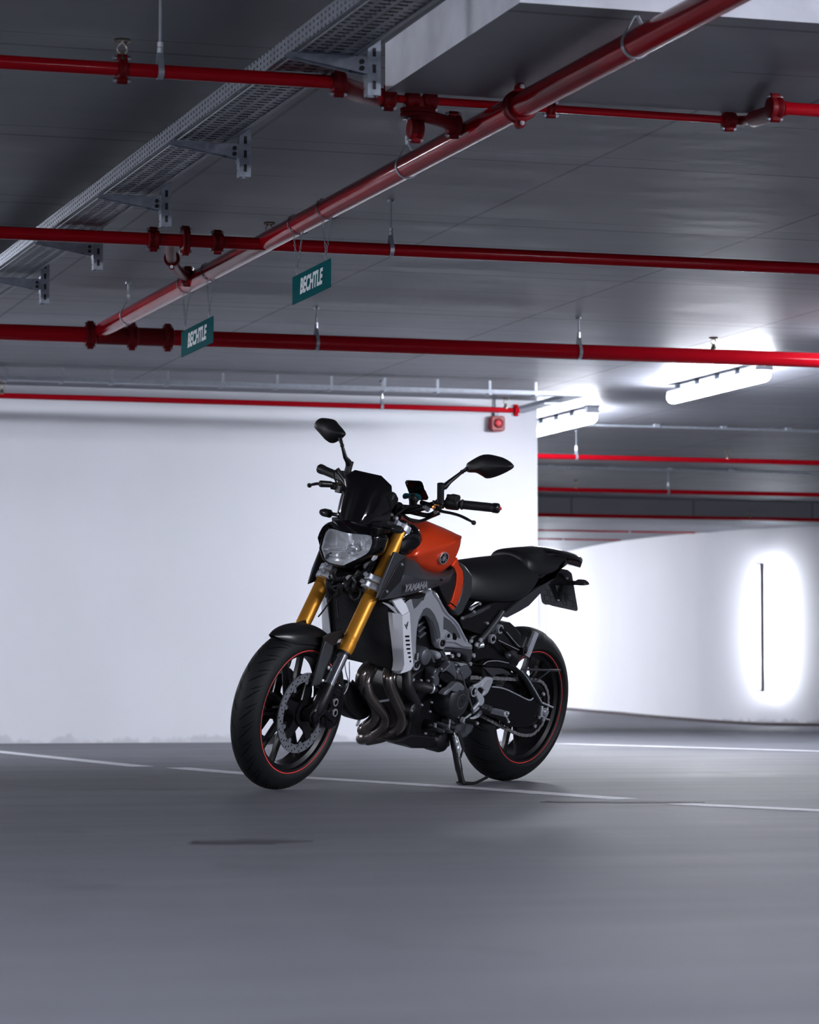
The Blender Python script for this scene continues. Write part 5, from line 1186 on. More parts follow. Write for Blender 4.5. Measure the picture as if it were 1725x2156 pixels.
def inlay(pts, m, dy=.0015, nm='frame_recess_shade', th=.004, bev=.001):  # dark plates laid on the frame stand in for shade in its recesses
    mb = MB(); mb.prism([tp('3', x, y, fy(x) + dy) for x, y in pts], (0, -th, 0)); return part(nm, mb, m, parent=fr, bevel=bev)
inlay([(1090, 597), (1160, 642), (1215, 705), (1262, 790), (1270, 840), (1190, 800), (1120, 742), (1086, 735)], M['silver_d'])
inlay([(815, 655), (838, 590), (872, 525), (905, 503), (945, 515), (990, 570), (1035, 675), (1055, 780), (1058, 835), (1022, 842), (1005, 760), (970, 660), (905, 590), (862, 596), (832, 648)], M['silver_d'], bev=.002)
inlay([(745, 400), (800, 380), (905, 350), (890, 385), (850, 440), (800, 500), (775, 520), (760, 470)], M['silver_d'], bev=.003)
mb = MB()   # raised rib along the outer edge of the spar
rib = [tp('3', x, y, fy(x) + .002) for x, y in ((975, 335), (1040, 430), (1085, 520), (1130, 575), (1200, 640), (1245, 700), (1290, 790), (1330, 860))]; mb.tube(spline(rib, 4), .0055, 10); part('frame_rib', mb, M['silver'], parent=fr)
mb = MB(); rib = [tp('3', x, y, fy(x) + .003) for x, y in ((1080, 850), (1160, 862), (1215, 868), (1290, 905), (1380, 918))]; mb.tube(spline(rib, 4), .006, 10); part('frame_rib', mb, M['silver'], parent=fr)
for (x, y, r) in ((1062, 880, .024), (1122, 803, .013), (785, 1112, .022)):
    c = tp('3', x, y, fy(x) + .002); mb = MB(); mb.lathe([(r, -.02), (r, .006), (r * .93, .009), (r * .78, .009), (r * .74, .004), (0, .004)], c, (0, 1, 0), 28); b_ = part('frame_boss', mb, M['silver'], parent=fr)
    mb = MB(); mb.lathe([(r * .55, .002), (r * .55, .009), (r * .33, .009), (r * .3, .004), (0, .004)], c, (0, 1, 0), 20); part('frame_bolt', mb, M['black'], parent=fr)
mb = MB(); mb.prism([tp('3', x, y, fy(x) + .0022) for x, y in ((1185, 770), (1215, 780), (1232, 830), (1220, 855), (1190, 845))], (0, -.004, 0)); part('frame_opening', mb, M['groove'], parent=fr, bevel=.001)
plate('pivot_plate', '3', [(1065, 932), (1200, 938), (1400, 952), (1412, 1000), (1395, 1060), (1385, 1098), (1342, 1092), (1310, 1010), (1200, 985), (1100, 985)], .125, .05, M['greyp'], parent=fr, bevel=.01)
screws('3', [(1410, 1020), (1375, 1105), (1385, 860)], .128, .008)

# ---------------------------------------------------------------- radiator and its guards
rt_, rb_ = Vector((1.105, 0, .735)), Vector((1.005, 0, .475)); rd = (rb_ - rt_).normalized(); rn_ = Vector((-rd.z, 0, rd.x)); rn_ = rn_ if rn_.x > 0 else -rn_
mb = MB(); mb.box((rt_ + rb_) / 2, (.032, .275, (rb_ - rt_).length), Matrix((rn_, Vector((0, 1, 0)), -rd)).transposed()); rad = part('radiator', mb, M['radi'], bevel=.004)
mb = MB(); L_ = (rb_ - rt_).length
for k in range(44): mb.box(rt_ + rd * (.012 + k * (L_ - .024) / 43) + rn_ * .0165, (.002, .27, .0022), Matrix((rn_, Vector((0, 1, 0)), -rd)).transposed())
part('radiator_fins', mb, M['greyp'], parent=rad, smooth=0)
for s_ in (1, -1):
    mb = MB(); mb.box((rt_ + rb_) / 2 + Vector((0, s_ * .143, 0)), (.038, .03, L_), Matrix((rn_, Vector((0, 1, 0)), -rd)).transposed()); part('radiator_tank', mb, M['black'], parent=rad, bevel=.008)
gA = tl('3', [(540, 562), (552, 700), (572, 860), (588, 1020), (592, 1128), (566, 1165), (608, 1214)], .168)
gB = tl('3', [(648, 594), (652, 700), (657, 860), (663, 1020), (668, 1120), (650, 1170), (622, 1210)], .196)
gC = tl('3', [(725, 548), (734, 690), (742, 860), (752, 1000), (765, 1130), (735, 1172), (640, 1206)], .190)
for s_ in (1, -1):
    G_ = surf([[p + Vector((0, -.02, 0)) for p in gA], gA, gB, gC, [p + Vector((-.004, -.02, 0)) for p in gC]], 12); mb = MB(); mb.patch(G_)
    if s_ < 0: mb.flip()
    gd_ = part('radiator_guard', mb, M['silver_g'] if 'silver_g' in M else M.setdefault('silver_g', mat('brushed_silver_guard', (.78, .80, .86), .42, .2, bump=.1, bscale=300, bdist=.0003)), solid=.003, smooth=30)
    arm = [(440, 455, .15), (500, 492, .162), (560, 540, .168), (600, 590, .18), (645, 598, .196), (635, 575, .196), (600, 560, .185), (560, 500, .17), (505, 468, .162), (450, 448, .15)]
    mb = MB(); mb.prism(tl('3', arm), (0, -.006, 0))
    if s_ < 0: mb.flip()
    part('guard_arm', mb, M['silver_g'], parent=gd_, bevel=.001)
    blk = [(552, 432, .17), (640, 405, .17), (690, 470, .175), (722, 546, .190), (650, 592, .196), (612, 530, .188), (590, 500, .18)]
    mb = MB(); mb.prism(tl('3', blk), (0, -.012, 0))
    if s_ < 0: mb.flip()
    part('guard_cap', mb, M['silver_g'], parent=gd_, bevel=.003)
    if s_ > 0:
        for k in range(7):
            x, y = 700 + 3.2 * k, 812 + 44.3 * k; P = tl('3', [(x - 22, y - 9), (x + 22, y - 9), (x + 22, y + 9), (x - 22, y + 9)], .1955 - .0005 * k); mb = MB(); mb.prism(P, (0, -.004, 0)); part('guard_slot', mb, M['groove'], parent=gd_, smooth=0)
        P = tl('3', [(667, 680), (677, 682), (684, 694), (694, 684), (711, 653), (706, 700), (697, 712), (699, 738), (688, 722), (681, 704)], .196); mb = MB(); mb.prism(P, (0, -.003, 0)); part('guard_emblem', mb, M['silver_d'], parent=gd_, smooth=0)
# dark duct under the side cover
plate('air_duct', '3', [(560, 440, .16), (740, 395, .16), (900, 350, .15), (880, 420, .15), (800, 520, .15), (740, 400, .155), (700, 420, .16), (600, 520, .165)], None, .06, M['black'])

# ---------------------------------------------------------------- engine
mb = MB(); P = tl('3', [(740, 1230), (800, 1180), (900, 1130), (1050, 1080), (1250, 1060), (1370, 1120), (1395, 1200), (1380, 1330), (1400, 1500), (1390, 1700), (1340, 1860), (1250, 1890), (1160, 1885), (980, 1895), (840, 1960), (760, 1985), (700, 1950), (690, 1900), (720, 1760), (720, 1600), (700, 1400)], .105); mb.prism(P, (0, -.20, 0)); eng = part('crankcase', mb, M['engine'], bevel=.012)
mb = MB(); P = tl('3', [(800, 540), (960, 560), (1010, 700), (1060, 950), (1080, 1120), (900, 1180), (760, 1220), (740, 1150), (760, 900)], .10); mb.prism(P, (0, -.2, 0)); part('cylinder_block', mb, M['engine'], bevel=.01)
for k in range(3):
    mb = MB(); P = tl('3', [(812 + 8 * k, 700 + 60 * k), (880 + 8 * k, 640 + 62 * k), (895 + 8 * k, 655 + 62 * k), (818 + 8 * k, 722 + 60 * k)], .108 + .004 * k); mb.prism(P, (0, -.02, 0)); part('cam_chain_cover_rib', mb, M['cover'], parent=eng, bevel=.002)
def blob(name, z, cxy, Y, r, h, m, ax=(0, 1, 0), dome=.4, seg=36, parent=None):
    c = tp(z, *cxy, Y); mb = MB(); mb.lathe([(r, -h), (r, -.004), (r * .96, 0), (r * .85, h * dome * .6), (r * .5, h * dome), (0, h * dome * 1.05)], c, ax, seg); return part(name, mb, m, parent=parent or eng)
# stator cover
cs = tp('3', 1215, 1490, .165)
mb = MB(); mb.lathe([(.072, -.075), (.072, -.012), (.070, .006), (.064, .018), (.052, .026), (.034, .030), (.030, .030), (.029, .027), (.0245, .027), (.024, .030), (.008, .030), (.007, .026), (0, .026)], cs, (0, 1, -.02), 56); stc = part('stator_cover', mb, M.setdefault('cover3', mat('dark_grey_cover', (.03, .032, .037), .34, .3)), smooth=28)
mb = MB(); mb.lathe([(.0295, .0265), (.0295, .031), (.0265, .0315), (.0250, .0275)], cs, (0, 1, -.02), 48, cap=False); part('cover_cap_ring', mb, M['silver_d'], parent=stc)
P = tl('d', [(640, 895), (660, 850), (735, 775), (770, 775), (880, 665), (940, 665), (1030, 750), (1020, 790), (985, 830), (940, 812), (880, 850), (790, 815), (700, 900)], .199); mb = MB(); mb.prism(P, (0, -.03, 0)); part('cover_facet', mb, M.setdefault('cover2', mat('light_grey_cover', (.17, .18, .2), .34, .4)), parent=stc, bevel=.006, bseg=3)
P = tl('d', [(582, 512), (640, 480), (705, 462), (760, 500), (835, 565), (882, 655), (775, 745), (612, 622)], .172); mb = MB(); mb.prism(P, (0, -.04, 0)); part('crank_cover_face', mb, M['gloss'], bevel=.008, bseg=3)
P = tl('d', [(620, 490), (640, 440), (700, 395), (745, 340), (790, 290), (830, 278), (852, 340), (870, 440), (882, 560), (882, 640), (835, 560), (760, 492), (700, 455)], .176); mb = MB(); mb.prism(P, (0, -.035, 0)); part('crank_cover_upper', mb, M['cover'], bevel=.006, bseg=3)
P = tl('d', [(905, 400), (960, 375), (1095, 335), (1168, 460), (1160, 530), (1080, 590), (1000, 640), (895, 620), (880, 500)], .150); mb = MB(); mb.prism(P, (0, -.05, 0)); part('sprocket_cover', mb, M['cover'], bevel=.008, bseg=3)
P = tl('d', [(905, 310), (1035, 318), (1095, 335), (960, 378), (930, 350)], .152); mb = MB(); mb.prism(P, (0, -.03, 0)); part('sprocket_cover_top', mb, M['silver'], bevel=.003)
P = tl('d', [(470, 480), (500, 430), (545, 405), (580, 430), (585, 520), (570, 700), (500, 760), (465, 700)], .16); mb = MB(); mb.prism(P, (0, -.05, 0)); part('side_cover_lobe', mb, M['cover'], parent=eng, bevel=.01, bseg=3)
screws('d', [(735, 290), (870, 345), (602, 420), (885, 470), (445, 568), (235, 625), (365, 632), (575, 725), (425, 1025), (247, 1072), (395, 1190), (905, 1290), (490, 1420), (315, 1590), (490, 1460), (1125, 320), (60, 1170)], .178, .0046, h=.004, name='engine_bolt')
screws('d', [(800, 185), (915, 168), (1190, 170)], .16, .008, name='engine_bolt')
blob('water_pump_cover', 'd', (285, 190), .165, .036, .05, M['cover'], dome=.35); blob('boss', 'd', (515, 170), .15, .016, .03, M['silver'], dome=.5)
for a, b in (((165, 130), (150, 260)), ((250, 290), (400, 210)), ((395, 110), (460, 290))):
    mb = MB(); mb.tube([tp('d', *a, .16), tp('d', *b, .165)], .006, 8); part('casting_rib', mb, M['cover'], parent=eng)
mb = MB(); mb.tube(tl('d', [(100, 735, .13), (250, 740, .16), (400, 775, .18), (500, 800, .185)]), [.024, .022, .018, .012], 20); hs = part('coolant_hose', mb, M['dark'])
mb = MB(); c = tp('d', 425, 775, .182); d_ = (tp('d', 500, 800, .185) - tp('d', 250, 740, .16)).normalized(); mb.lathe([(.018, -.004), (.0195, -.003), (.0195, .003), (.018, .004)], c, d_, 24, closed_prof=True); part('hose_clamp', mb, M['alu'], parent=hs)
mb = MB(); c = tp('d', 20, 580, .14); mb.lathe([(.020, -.006), (.022, -.003), (.022, .003), (.020, .006)], c, (0, .3, 1), 24, closed_prof=True); part('hose_clamp', mb, M['alu'], parent=hs)
mb = MB(); mb.tube(spline(tl('3', [(690, 1180, .14), (700, 1260, .15), (705, 1360, .155), (760, 1470, .15), (800, 1560, .14)]), 5), .021, 16); part('coolant_hose', mb, M['dark'])
blob('oil_filter', 'd', (75, 1190), .150, .040, .04, M['engine'], dome=.5)
blob('clutch_adjust_cover', 'd', (400, 1440), .13, .022, .04, M['engine'], dome=.6)
for q in ((640, 1440), (660, 1500), (560, 1530), (740, 1380), (780, 1470), (700, 1540)): blob('stand_pivot_lug', 'd', q, .14, .009, .03, M['cover'], dome=.8, seg=14)
mb = MB(); mb.tube(tl('d', [(755, 1330, .15), (745, 1420, .15), (735, 1530, .15)]), .004, 8); part('return_spring_hook', mb, M['screw'])
mb = MB(); mb.tube(tl('d', [(590, 100, .12), (640, 210, .14)]), .005, 8); mb.tube(tl('d', [(630, 80, .12), (685, 220, .14)]), .004, 8); part('breather_tube', mb, M['silver_d'])
mb = MB(); P = tl('3', [(545, 1930), (640, 1900), (760, 1850), (980, 1870), (1160, 1870), (1165, 1995), (1000, 2012), (830, 2012), (760, 2012), (700, 1985), (600, 1965)], .11); mb.prism(P, (0, -.13, 0)); part('underbody_muffler', mb, M['black'], bevel=.025, bseg=4)
blob('muffler_bulge', 'd', (600, 1730), .11, .045, .06, M['black'], dome=.3)
# horn and lower front clutter
mb = MB(); c = tp('3', 150, 1560, -.03); mb.prism(spline(tl('3', [(60, 1290), (150, 1330), (250, 1450), (325, 1560), (320, 1640), (280, 1690), (190, 1712), (110, 1660), (35, 1570), (18, 1450)], .0), 3, True), (0, -.08, 0)); part('oil_cooler', mb, M['engine'], bevel=.015, bseg=4)
mb = MB(); mb.tube([tp('3', 190, 1690, -.03), tp('3', 160, 1770, -.03)], .006, 8); mb.tube(spline(tl('3', [(30, 1080, .02), (45, 1200, .02), (70, 1300, .0), (50, 1380, .0), (20, 1430, .0)]), 4), .0022, 6); mb.tube(spline(tl('3', [(80, 1080, .02), (82, 1200, .02), (80, 1300, .0)]), 4), .0022, 6); part('wiring', mb, M['alu'])
mb = MB(); mb.bar(tp('3', 95, 1310, -.02), tp('3', 250, 1480, -.02), .03, .004, up=(0, 1, 0)); part('heat_shield_strip', mb, M['silver_d'])
# exhaust headers
HD = {'a': [(290, 1120, .01), (225, 1200, .03), (205, 1290, .03), (250, 1400, .03), (330, 1520, .03), (368, 1620, .03), (335, 1710, .02), (260, 1775, -.01), (225, 1815, -.03), (300, 1850, -.10)],
      'b': [(320, 1150, .03), (262, 1290, .04), (290, 1430, .05), (395, 1560, .06), (462, 1660, .06), (445, 1770, .05), (340, 1850, .01), (215, 1900, -.03), (240, 1910, -.10)],
      'c': [(510, 1170, .10), (492, 1270, .115), (530, 1390, .12), (592, 1530, .125), (643, 1650, .125), (632, 1750, .115), (560, 1825, .08), (420, 1885, .03), (270, 1915, -.03)]}
for k, pts in HD.items():
    mb = MB(); P = spline(tl('3', pts), 7); mb.tube(P, .0225, 22); ex_ = part('exhaust_header', mb, M['exh'], smooth=60)
mb = MB(); mb.tube(spline(tl('3', [(575, 1180, .09), (545, 1260, .10), (560, 1360, .10), (600, 1480, .10), (640, 1590, .10), (672, 1700, .09)]), 6), .014, 16); part('header_guard_tube', mb, M['exh'])
mb = MB(); mb.bar(tp('3', 385, 1508, .07), tp('3', 508, 1490, .11), .008, .008); part('header_brace', mb, M['silver'])
for q in ((700, 1250, .12),):
    mb = MB(); mb.lathe([(.022, -.005), (.024, 0), (.022, .005)], tp('3', *q), (0, .2, 1), 24, closed_prof=False, cap=False); part('clip_band', mb, M['alu'])

# ---------------------------------------------------------------- swingarm, chain, sprocket
SA1 = [(430, 800), (560, 820), (692, 842), (775, 852), (855, 875), (960, 925), (1085, 985), (1130, 960), (1180, 980), (1222, 1010), (1232, 1060), (1212, 1150), (1180, 1222), (1100, 1258), (1000, 1272), (880, 1272), (760, 1190), (600, 1135), (460, 1100)]
SA2 = [(585, 612), (640, 572), (750, 566), (880, 592), (960, 630), (1010, 672), (1060, 735), (1110, 810), (1165, 905), (1225, 1005), (1200, 1045), (1140, 960), (1085, 860), (1020, 755), (960, 690), (880, 650), (780, 630), (650, 628)]
mb = MB(); mb.prism(tl('4', SA1, .122), (0, -.034, 0)); sa = part('swingarm', mb, M['gloss'], bevel=.006, bseg=3)
mb = MB(); mb.prism(tl('4', SA1, .122), (0, -.034, 0)); mb.flip(); part('swingarm', mb, M['gloss'], bevel=.006)
mb = MB(); mb.prism(tl('4', SA2, .126), (0, -.030, 0)); part('swingarm_brace', mb, M['gloss'], parent=sa, bevel=.006, bseg=3)
mb = MB(); mb.box((.50, 0, .42), (.06, .20, .09)); mb.box((.36, 0, .46), (.05, .20, .07)); part('swingarm_crossmember', mb, M['black'], bevel=.01)
plate('swingarm_web', '4', [(600, 632), (800, 642), (870, 680), (900, 720), (820, 705), (740, 715), (705, 745), (665, 705)], .110, .01, M['greyp'], parent=sa)
plate('chain_guide', '4', [(430, 775), (800, 800), (800, 822), (430, 800)], .105, .02, M['plastic'])
# bright tubes laid along the arm to imitate its edge highlights
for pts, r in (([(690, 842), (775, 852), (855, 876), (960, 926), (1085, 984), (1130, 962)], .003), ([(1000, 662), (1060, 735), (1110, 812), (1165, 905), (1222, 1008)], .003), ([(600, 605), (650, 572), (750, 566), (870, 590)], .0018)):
    mb = MB(); mb.tube(spline(tl('4', pts, .1235), 4), r, 8); part('swingarm_edge_highlight', mb, M['alu'], parent=sa)
mb = MB()
for a, b, w in (((1000, 655), (1422, 668), .009), ((1035, 680), (1120, 785), .006), ((1120, 785), (1160, 782), .006), ((1160, 782), (1295, 680), .006)): mb.bar(tp('4', *a, .128), tp('4', *b, .128), .004, w, up=(0, 0, 1))
part('plate_hanger_bracket', mb, M['greyp'], bevel=.001)
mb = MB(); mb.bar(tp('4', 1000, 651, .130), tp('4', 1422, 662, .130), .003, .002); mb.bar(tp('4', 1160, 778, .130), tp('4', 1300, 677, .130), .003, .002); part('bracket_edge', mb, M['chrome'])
mb = MB(); mb.bar(tp('4', 1222, 1010, .126), tp('4', 1338, 1062, .126), .012, .007); part('axle_cover', mb, M['alu'], bevel=.002)
plate('chain_adjuster', '4', [(1228, 1052), (1245, 1050), (1240, 1075), (1282, 1070), (1292, 1090), (1285, 1160), (1250, 1170), (1215, 1168), (1222, 1110)], .130, .012, M['alu'], bevel=.002)
c = tp('4', 1260, 1112, .132); mb = MB(); mb.lathe([(.015, 0), (.015, .006), (.012, .010), (.008, .010), (.007, .002), (0, .002)], c, (0, 1, 0), 24); part('axle_nut', mb, M['screw'])
mb = MB(); mb.tube([tp('4', 1235, 1175, .13), tp('4', 1305, 1195, .13)], .004, 8); mb.lathe([(.007, -.004), (.007, .004)], tp('4', 1240, 1200, .13), (0, 1, 0), 8); mb.lathe([(.006, -.004), (.006, .004)], tp('4', 1195, 1170, .13), (0, 1, 0), 8); part('adjuster_bolt', mb, M['screw'])
screws('4', [(1243, 920), (1152, 1262)], .10, .008, name='sprocket_nut')
mb = MB(); mb.cyl(RC + Vector((0, -.12, 0)), RC + Vector((0, .12, 0)), .012, 18); part('rear_axle', mb, M['black'])
SY = .083; SR = .113
mb = MB(); P = []
for i in range(90):
    a = 2 * pi * i / 90; P.append(RC + Vector(((SR + (.003 if i % 2 else -.003)) * cos(a), SY - .003, (SR + (.003 if i % 2 else -.003)) * sin(a))))
Q = [RC + Vector((.088 * cos(2 * pi * i / 90), SY - .003, .088 * sin(2 * pi * i / 90))) for i in range(90)]
mb.frameprism(P, Q, (0, .006, 0))
for i in range(5):
    a = 2 * pi * i / 5 + .5; e = Vector((cos(a), 0, sin(a))); t_ = Vector((-sin(a), 0, cos(a))); b0_ = RC + e * .045 + Vector((0, SY - .002, 0)); b1_ = RC + e * .095 + Vector((0, SY - .002, 0)); mb.prism([b0_ - t_ * .02, b1_ - t_ * .012, b1_ + t_ * .012, b0_ + t_ * .02], (0, .004, 0))
mb.lathe([(.05, 0), (.066, 0), (.066, .005), (.05, .005)], RC + Vector((0, SY - .003, 0)), (0, 1, 0), 40, closed_prof=True); spk = part('rear_sprocket', mb, M['black'], smooth=30)
F2 = Vector((.56, SY, .392)); fr2 = .044
mb = MB(); mb.lathe([(fr2, -.004), (fr2, .004)], F2, (0, 1, 0), 24); part('front_sprocket', mb, M['black'])
path = []
rc2 = RC + Vector((0, SY, 0))
path += [Vector((x, SY, z)) for x, z in ((.53, .432), (.45, .436), (.3, .434), (.15, .431), (.03, .428))]
for k in range(1, 14): a = radians(88 + (184) * k / 14); path.append(rc2 + Vector((SR * cos(a), 0, SR * sin(a))))
path += [Vector((x, SY, z)) for x, z in ((.05, .206), (.145, .229), (.24, .255), (.333, .283), (.43, .312), (.53, .350))]
for k in range(1, 5): a = radians(-90 + 160 * k / 5 + 0); path.append(F2 + Vector((fr2 * cos(a), 0, fr2 * sin(a))))
P = spline(path, 8, True); N_L = 112; P = resample(P + [P[0]], N_L + 1)[:-1]
mb = MB(); ln = .0135
for i in range(N_L):
    p, q = P[i], P[(i + 1) % N_L]; d = (q - p).normalized(); up_ = Vector((0, 1, 0)).cross(d).normalized(); off = .0085 if i % 2 else .0068
    for s_ in (1, -1):
        c = (p + q) / 2 + Vector((0, s_ * off, 0)); ring = []
        for k in range(10):
            a = 2 * pi * k / 10; u = cos(a); w = sin(a); ring.append(c + d * (.0108 * u) + up_ * (.0085 * w * (1 - .3 * (1 - abs(u)))))
        mb.prism(ring, (0, s_ * .0015, 0))
        if i % 2: mb.lathe([(.0028, 0), (.0022, .001)], p + Vector((0, s_ * (off + .0015), 0)), (0, s_, 0), 8); mb.lathe([(.0028, 0), (.0022, .001)], q + Vector((0, s_ * (off + .0015), 0)), (0, s_, 0), 8)
    mb.cyl(p - Vector((0, .007, 0)), p + Vector((0, .007, 0)), .0045, 8)
part('drive_chain', mb, M['chainm'], smooth=30)
# rear hugger and guard
mb = MB(); HG = tl('4', [(735, 182), (790, 153), (893, 156), (960, 215), (1005, 280), (992, 398), (935, 445), (880, 470), (820, 400), (700, 330), (690, 260)], .080); mb.prism(HG, (0, -.15, 0)); part('rear_mudguard', mb, M['plastic'], bevel=.006)
plate('mudguard_side', '4', [(460, 320), (560, 250), (700, 300), (850, 440), (1000, 560), (960, 640), (840, 590), (640, 560), (500, 590), (490, 420)], .095, .12, M['black'], bevel=.01)
plate('hugger_bolt_plate', '4', [(838, 490), (885, 455), (900, 470), (905, 520), (870, 550), (845, 530)], .115, .01, M['greyp'])
screws('4', [(878, 505)], .117, .006)
plate('shock_linkage', '4', [(300, 1240), (340, 1230), (500, 1260), (480, 1320), (420, 1380), (390, 1392), (350, 1330)], .10, .03, M['greyp'])
plate('lower_guard', 'd', [(900, 1392), (1010, 1400), (1192, 1440), (1130, 1560), (1040, 1650), (985, 1685), (930, 1560)], .115, .02, M['cover'], bevel=.004)

# ---------------------------------------------------------------- pillion peg brackets and folded peg
pk = None
for pts in ([(770, 225, .13), (830, 260, .14), (950, 400, .155), (990, 425, .16)], [(690, 330, .125), (745, 350, .13), (870, 410, .15), (965, 455, .16)]):
    mb = MB(); P = tl('4', pts); mb.tube(spline(P, 4), .0065, 10); o_ = part('pillion_peg_bracket', mb, M['gloss'], parent=pk); pk = pk or o_
    mb = MB(); c = P[0]; mb.lathe([(.0175, -.008), (.0185, 0), (.0175, .008), (.0125, .008), (.012, 0), (.0125, -.008)], c, (0, 1, 0), 28, closed_prof=True); mb.tube(spline([p + Vector((0, .0068, .003)) for p in P[1:]], 3), .0016, 6); part('bracket_eye', mb, M['silver'], parent=pk)
bar5('bracket_link', '4', (770, 230), (690, 300), .006, .006, .125, M['greyp'])
mb = MB(); c = tp('4', 1020, 455, .165); mb.box(c, (.03, .03, .035)); mb.lathe([(.008, 0), (.008, .006)], c + Vector((0, .015, 0)), (0, 1, 0), 14); part('peg_joint', mb, M['black'], bevel=.006)
a = tp('4', 1058, 520, .18); b = tp('4', 1158, 258, .18); d = (b - a).normalized(); mb = MB(); mb.bar(a, b, .014, .020, up=(0, 1, 0))
n = Vector((0, 1, 0)).cross(d).normalized()
for k in range(11):
    for s_ in (1, -1): mb.box(a.lerp(b, (k + .5) / 11) + n * .0105 * s_, (.006, .014, .009), Matrix((n, Vector((0, 1, 0)), d)).transposed())
part('pillion_footpeg', mb, M['silver'], bevel=.001)
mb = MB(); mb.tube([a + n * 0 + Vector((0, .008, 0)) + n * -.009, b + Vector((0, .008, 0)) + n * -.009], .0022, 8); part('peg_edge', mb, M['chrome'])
mb = MB(); mb.tube([tp('4', 1010, 420, .17), tp('4', 1052, 325, .17)], [.006, .004], 8); mb.ball(tp('4', 1052, 322, .17), .005, 10); part('peg_pin', mb, M['greyp'])

# ---------------------------------------------------------------- rider footpeg plate, peg, gear lever
P = tl('d', [(1185, 722), (1240, 695), (1300, 668), (1360, 612), (1425, 563), (1480, 568), (1535, 592), (1543, 640), (1500, 750), (1452, 850), (1382, 915), (1345, 890), (1375, 850), (1385, 805), (1345, 770), (1305, 748), (1268, 775), (1250, 810), (1235, 775)], .178); mb = MB(); mb.prism(P, (0, -.010, 0)); hp_ = part('heel_plate', mb, M['alu'], bevel=.003, bseg=3); tag(hp_, 'bright heel plate beside the engine')
P = tl('d', [(1365, 665), (1440, 595), (1520, 620), (1500, 690), (1440, 760), (1400, 820), (1370, 790), (1330, 740)], .1795); mb = MB(); mb.prism(P, (0, -.004, 0)); part('heel_plate_facet', mb, M['silver'], parent=hp_, bevel=.002)
P = tl('d', [(1228, 760), (1262, 790), (1310, 850), (1365, 905), (1388, 960), (1385, 1030), (1355, 1080), (1300, 1110), (1215, 1170), (1180, 1195), (1172, 1165), (1210, 1110), (1280, 1040), (1285, 1000), (1262, 960), (1240, 900), (1215, 850)], .176); mb = MB(); mb.prism(P, (0, -.014, 0)); part('peg_bracket', mb, M['alu'], parent=hp_, bevel=.004, bseg=3)
c = tp('d', 1188, 828, .176); mb = MB(); mb.lathe([(.0205, -.012), (.0205, .004), (.0165, .004), (.0165, -.012)], c, (0, 1, 0), 32, closed_prof=True); part('bracket_boss', mb, M['alu'], parent=hp_); mb = MB(); mb.lathe([(.016, -.004), (0, -.004)], c, (0, 1, 0), 24); part('boss_plug', mb, M['black'], parent=hp_)
P = tl('d', [(1125, 1312), (1200, 1285), (1270, 1235), (1325, 1165), (1350, 1175), (1345, 1235), (1290, 1300), (1210, 1335), (1150, 1335)], .185); mb = MB(); mb.prism(P, (0, -.008, 0)); part('lower_bracket_arm', mb, M['alu'], parent=hp_, bevel=.003)
P = tl('d', [(1045, 1305), (1110, 1255), (1170, 1205), (1230, 1160), (1300, 1110), (1310, 1130), (1230, 1200), (1130, 1270), (1060, 1325)], .186); mb = MB(); mb.prism(P, (0, -.008, 0)); gl_ = part('gear_lever', mb, M['alu'], bevel=.002)
c = tp('d', 1018, 1352, .19); mb = MB(); mb.lathe([(.0120, -.012), (.0120, .004), (.0085, .005), (.008, -.012)], c, (0, 1, 0), 28, closed_prof=True); mb.lathe([(.0055, -.01), (.0055, .005), (0, .006)], c, (0, 1, 0), 16); part('lever_eye', mb, M['alu'], parent=gl_)
mb = MB(); a = tp('d', 1055, 1360, .195); b = tp('d', 1240, 1402, .245); mb.tube([a, b], .0095, 16); part('toe_peg', mb, M['dark'], parent=gl_); mb = MB(); mb.ball(b + (b - a).normalized() * .004, .0068, 14); part('toe_peg_end', mb, M['screw'], parent=gl_)
mb = MB(); a = tp('d', 962, 490, .18); b = tp('d', 1180, 1190, .19); mb.tube([a, b], .0032, 10); mb.ball(a, .007, 10); mb.ball(b + Vector((0, 0, -.005)), .007, 10); part('shift_rod', mb, M['silver_d'])
mb = MB(); a = tp('d', 1340, 1110, .19); b = tp('f', 150, 1110, .225); mb.tube([a, a.lerp(b, .5), b], [.014, .016, .014], 18); mb.lathe([(.010, 0), (.010, .004), (.006, .005), (0, .005)], tp('f', 100, 1075, .235), (0, 1, 0), 14); part('peg_hinge', mb, M['greyp'])
a = tp('f', 175, 1125, .232); b = tp('f', 455, 1190, .30); d = (b - a).normalized(); mb = MB(); x_ = d.cross(Vector((0, 0, 1))).normalized(); z_ = x_.cross(d)
mb.bar(a, b, .030, .020)
fp_ = part('rider_footpeg', mb, M['silver'], bevel=.005, bseg=3)
mb = MB()
for k in range(5): o__ = x_ * (-.012 + .006 * k); mb.bar(a + o__ + z_ * .0105, b + o__ + z_ * .0105, .0022, .002)
for k in range(3): o__ = z_ * (-.006 + .006 * k); s__ = -1 if (x_.y * 0 + (BM @ x_).y) > 0 else 1; mb.bar(a + x_ * .0155 * s__ + o__, b + x_ * .0155 * s__ + o__, .0022, .002)
part('peg_ribs', mb, M['alu'], parent=fp_, smooth=0)
mb = MB(); mb.ball(tp('f', 478, 1170, .305), .0065, 12); mb.tube([tp('f', 445, 1235, .30), tp('f', 490, 1335, .30)], .0035, 10); mb.ball(tp('f', 492, 1342, .30), .0058, 12); part('peg_feeler', mb, M['screw'], parent=fp_)

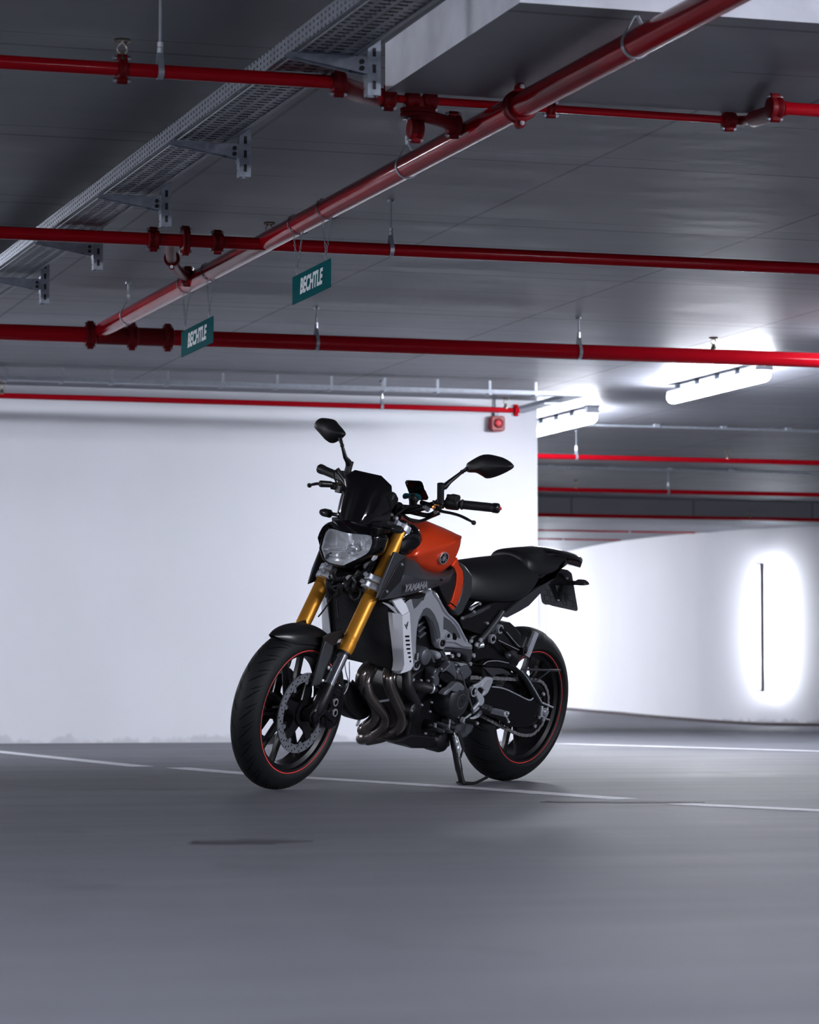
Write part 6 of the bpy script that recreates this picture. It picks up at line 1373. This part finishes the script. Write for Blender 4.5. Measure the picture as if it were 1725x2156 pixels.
# ---------------------------------------------------------------- side stand
gz = lambda y: .1975 * y - .0017
P = [tp('4', 262, 1320, .13), tp('4', 290, 1450, .150), tp('4', 318, 1620, .172), tp('4', 345, 1760, .190)]
ft = tp('4', 374, 1868, .203); ft.z = gz(.203) + .008; P.append(ft)
mb = MB(); mb.tube(spline(P, 4), [.0175] * 6 + [.0155] * 6 + [.013] * 5, 14, flat=.8); ss = part('side_stand', mb, M['black'])
e_ = tp('4', 638, 1808, .205); e_.z = max(e_.z, gz(e_.y) + .006)
mb = MB(); mb.tube(spline([ft, ft + Vector((-.035, .006, .000)), ft + Vector((-.075, .012, .002)), e_], 5), .006, 10); mb.ball(e_, .0065, 10); mb.box(ft + Vector((-.01, 0, -.003)), (.06, .03, .008), Matrix.Rotation(-.19, 3, 'X')); part('stand_foot', mb, M['black'], parent=ss)
mb = MB(); a = tp('4', 285, 1330, .155); b = tp('4', 345, 1590, .182); d = b - a
hel = []; 
for i in range(190): t = i / 189; an = t * 2 * pi * 24; x_, y_ = frame_of(d); hel.append(a + d * (.12 + .7 * t) + x_ * .0065 * cos(an) + y_ * .0065 * sin(an))
mb.tube(hel, .0014, 5); mb.tube([a, a + d * .12], .0018, 6); mb.tube([a + d * .82, b], .0018, 6); part('stand_spring', mb, M['screw'], parent=ss)
mb = MB(); a2 = tp('4', 330, 1330, .15); b2 = tp('4', 385, 1500, .165); mb.bar(a2, b2, .010, .012); mb.bar(b2, tp('4', 352, 1600, .17), .008, .01); part('stand_switch', mb, M['black'], parent=ss, bevel=.002)
mb = MB(); c = tp('4', 300, 1290, .14); mb.lathe([(.016, -.03), (.018, -.005), (.018, .008), (.010, .010), (0, .010)], c, (0, 1, 0), 20); part('stand_pivot_bolt', mb, M['cover'], parent=ss); mb = MB(); mb.box(c + Vector((.01, -.025, .03)), (.07, .03, .09)); part('stand_mount', mb, M['black'], parent=ss, bevel=.008)

# front clutter between the fork legs
mb = MB(); mb.lathe([(.028, -.012), (.036, -.008), (.038, .0), (.030, .012), (.012, .016), (0, .016)], tp('a', 560, 1150, .0, True) + Vector((-.06, 0, 0)), (1, 0, 0), 28); part('horn', mb, M['black'], st=True)
for pts, r in (([(400, 980, .02), (450, 1080, .01), (560, 1080, .0), (640, 1180, .02), (620, 1290, .03)], .006), ([(340, 1040, -.03), (400, 1110, -.02), (500, 1100, .0), (600, 1060, .02)], .005), ([(330, 1100, -.04), (330, 1250, -.04), (420, 1350, -.03), (500, 1320, 0), (520, 1200, .02)], .012), ([(700, 1060, .04), (760, 1150, .05), (740, 1250, .05), (820, 1290, .05)], .007), ([(840, 960, .05), (780, 1040, .04), (700, 1100, .03), (660, 1200, .02)], .010)):
    cable([tp('a', x, y, Y, True) for x, y, Y in pts], r, M['dark'], st=True, nm='wiring_loom')
cable([tp('a', 480, 1430, -.02), tp('a', 480, 1560, -.02), tp('a', 500, 1725, -.01)], .003, M['dark'], nm='brake_hose')
cable([tp('a', 380, 1400, -.04), tp('a', 280, 1580, -.06), tp('a', 170, 1725, -.08)], .003, M['dark'], nm='brake_hose')
mb = MB(); mb.lathe([(.022, 0), (.026, .004), (.026, .012), (.022, .016)], tp('a', 800, 1340, .04), (1, 0, .2), 28, closed_prof=True); part('horn_ring', mb, M['silver_d'])
for q, s_, m_ in (((1445, 90), .010, 'screw'), ((480, 25), .004, 'screw'), ((1270, 380), .006, 'black')):
    mb = MB(); mb.ball(tp('a', *q, .10, True), s_, 12); part('trim_screw', mb, M[m_], st=True)

plate('gap_backing', '4', [(760, 850), (780, 690), (960, 690), (1060, 780), (1120, 900), (1132, 960), (1085, 985), (960, 925)], .066, .004, M['black'])  # black plate added behind the swingarm to shut out bright gaps
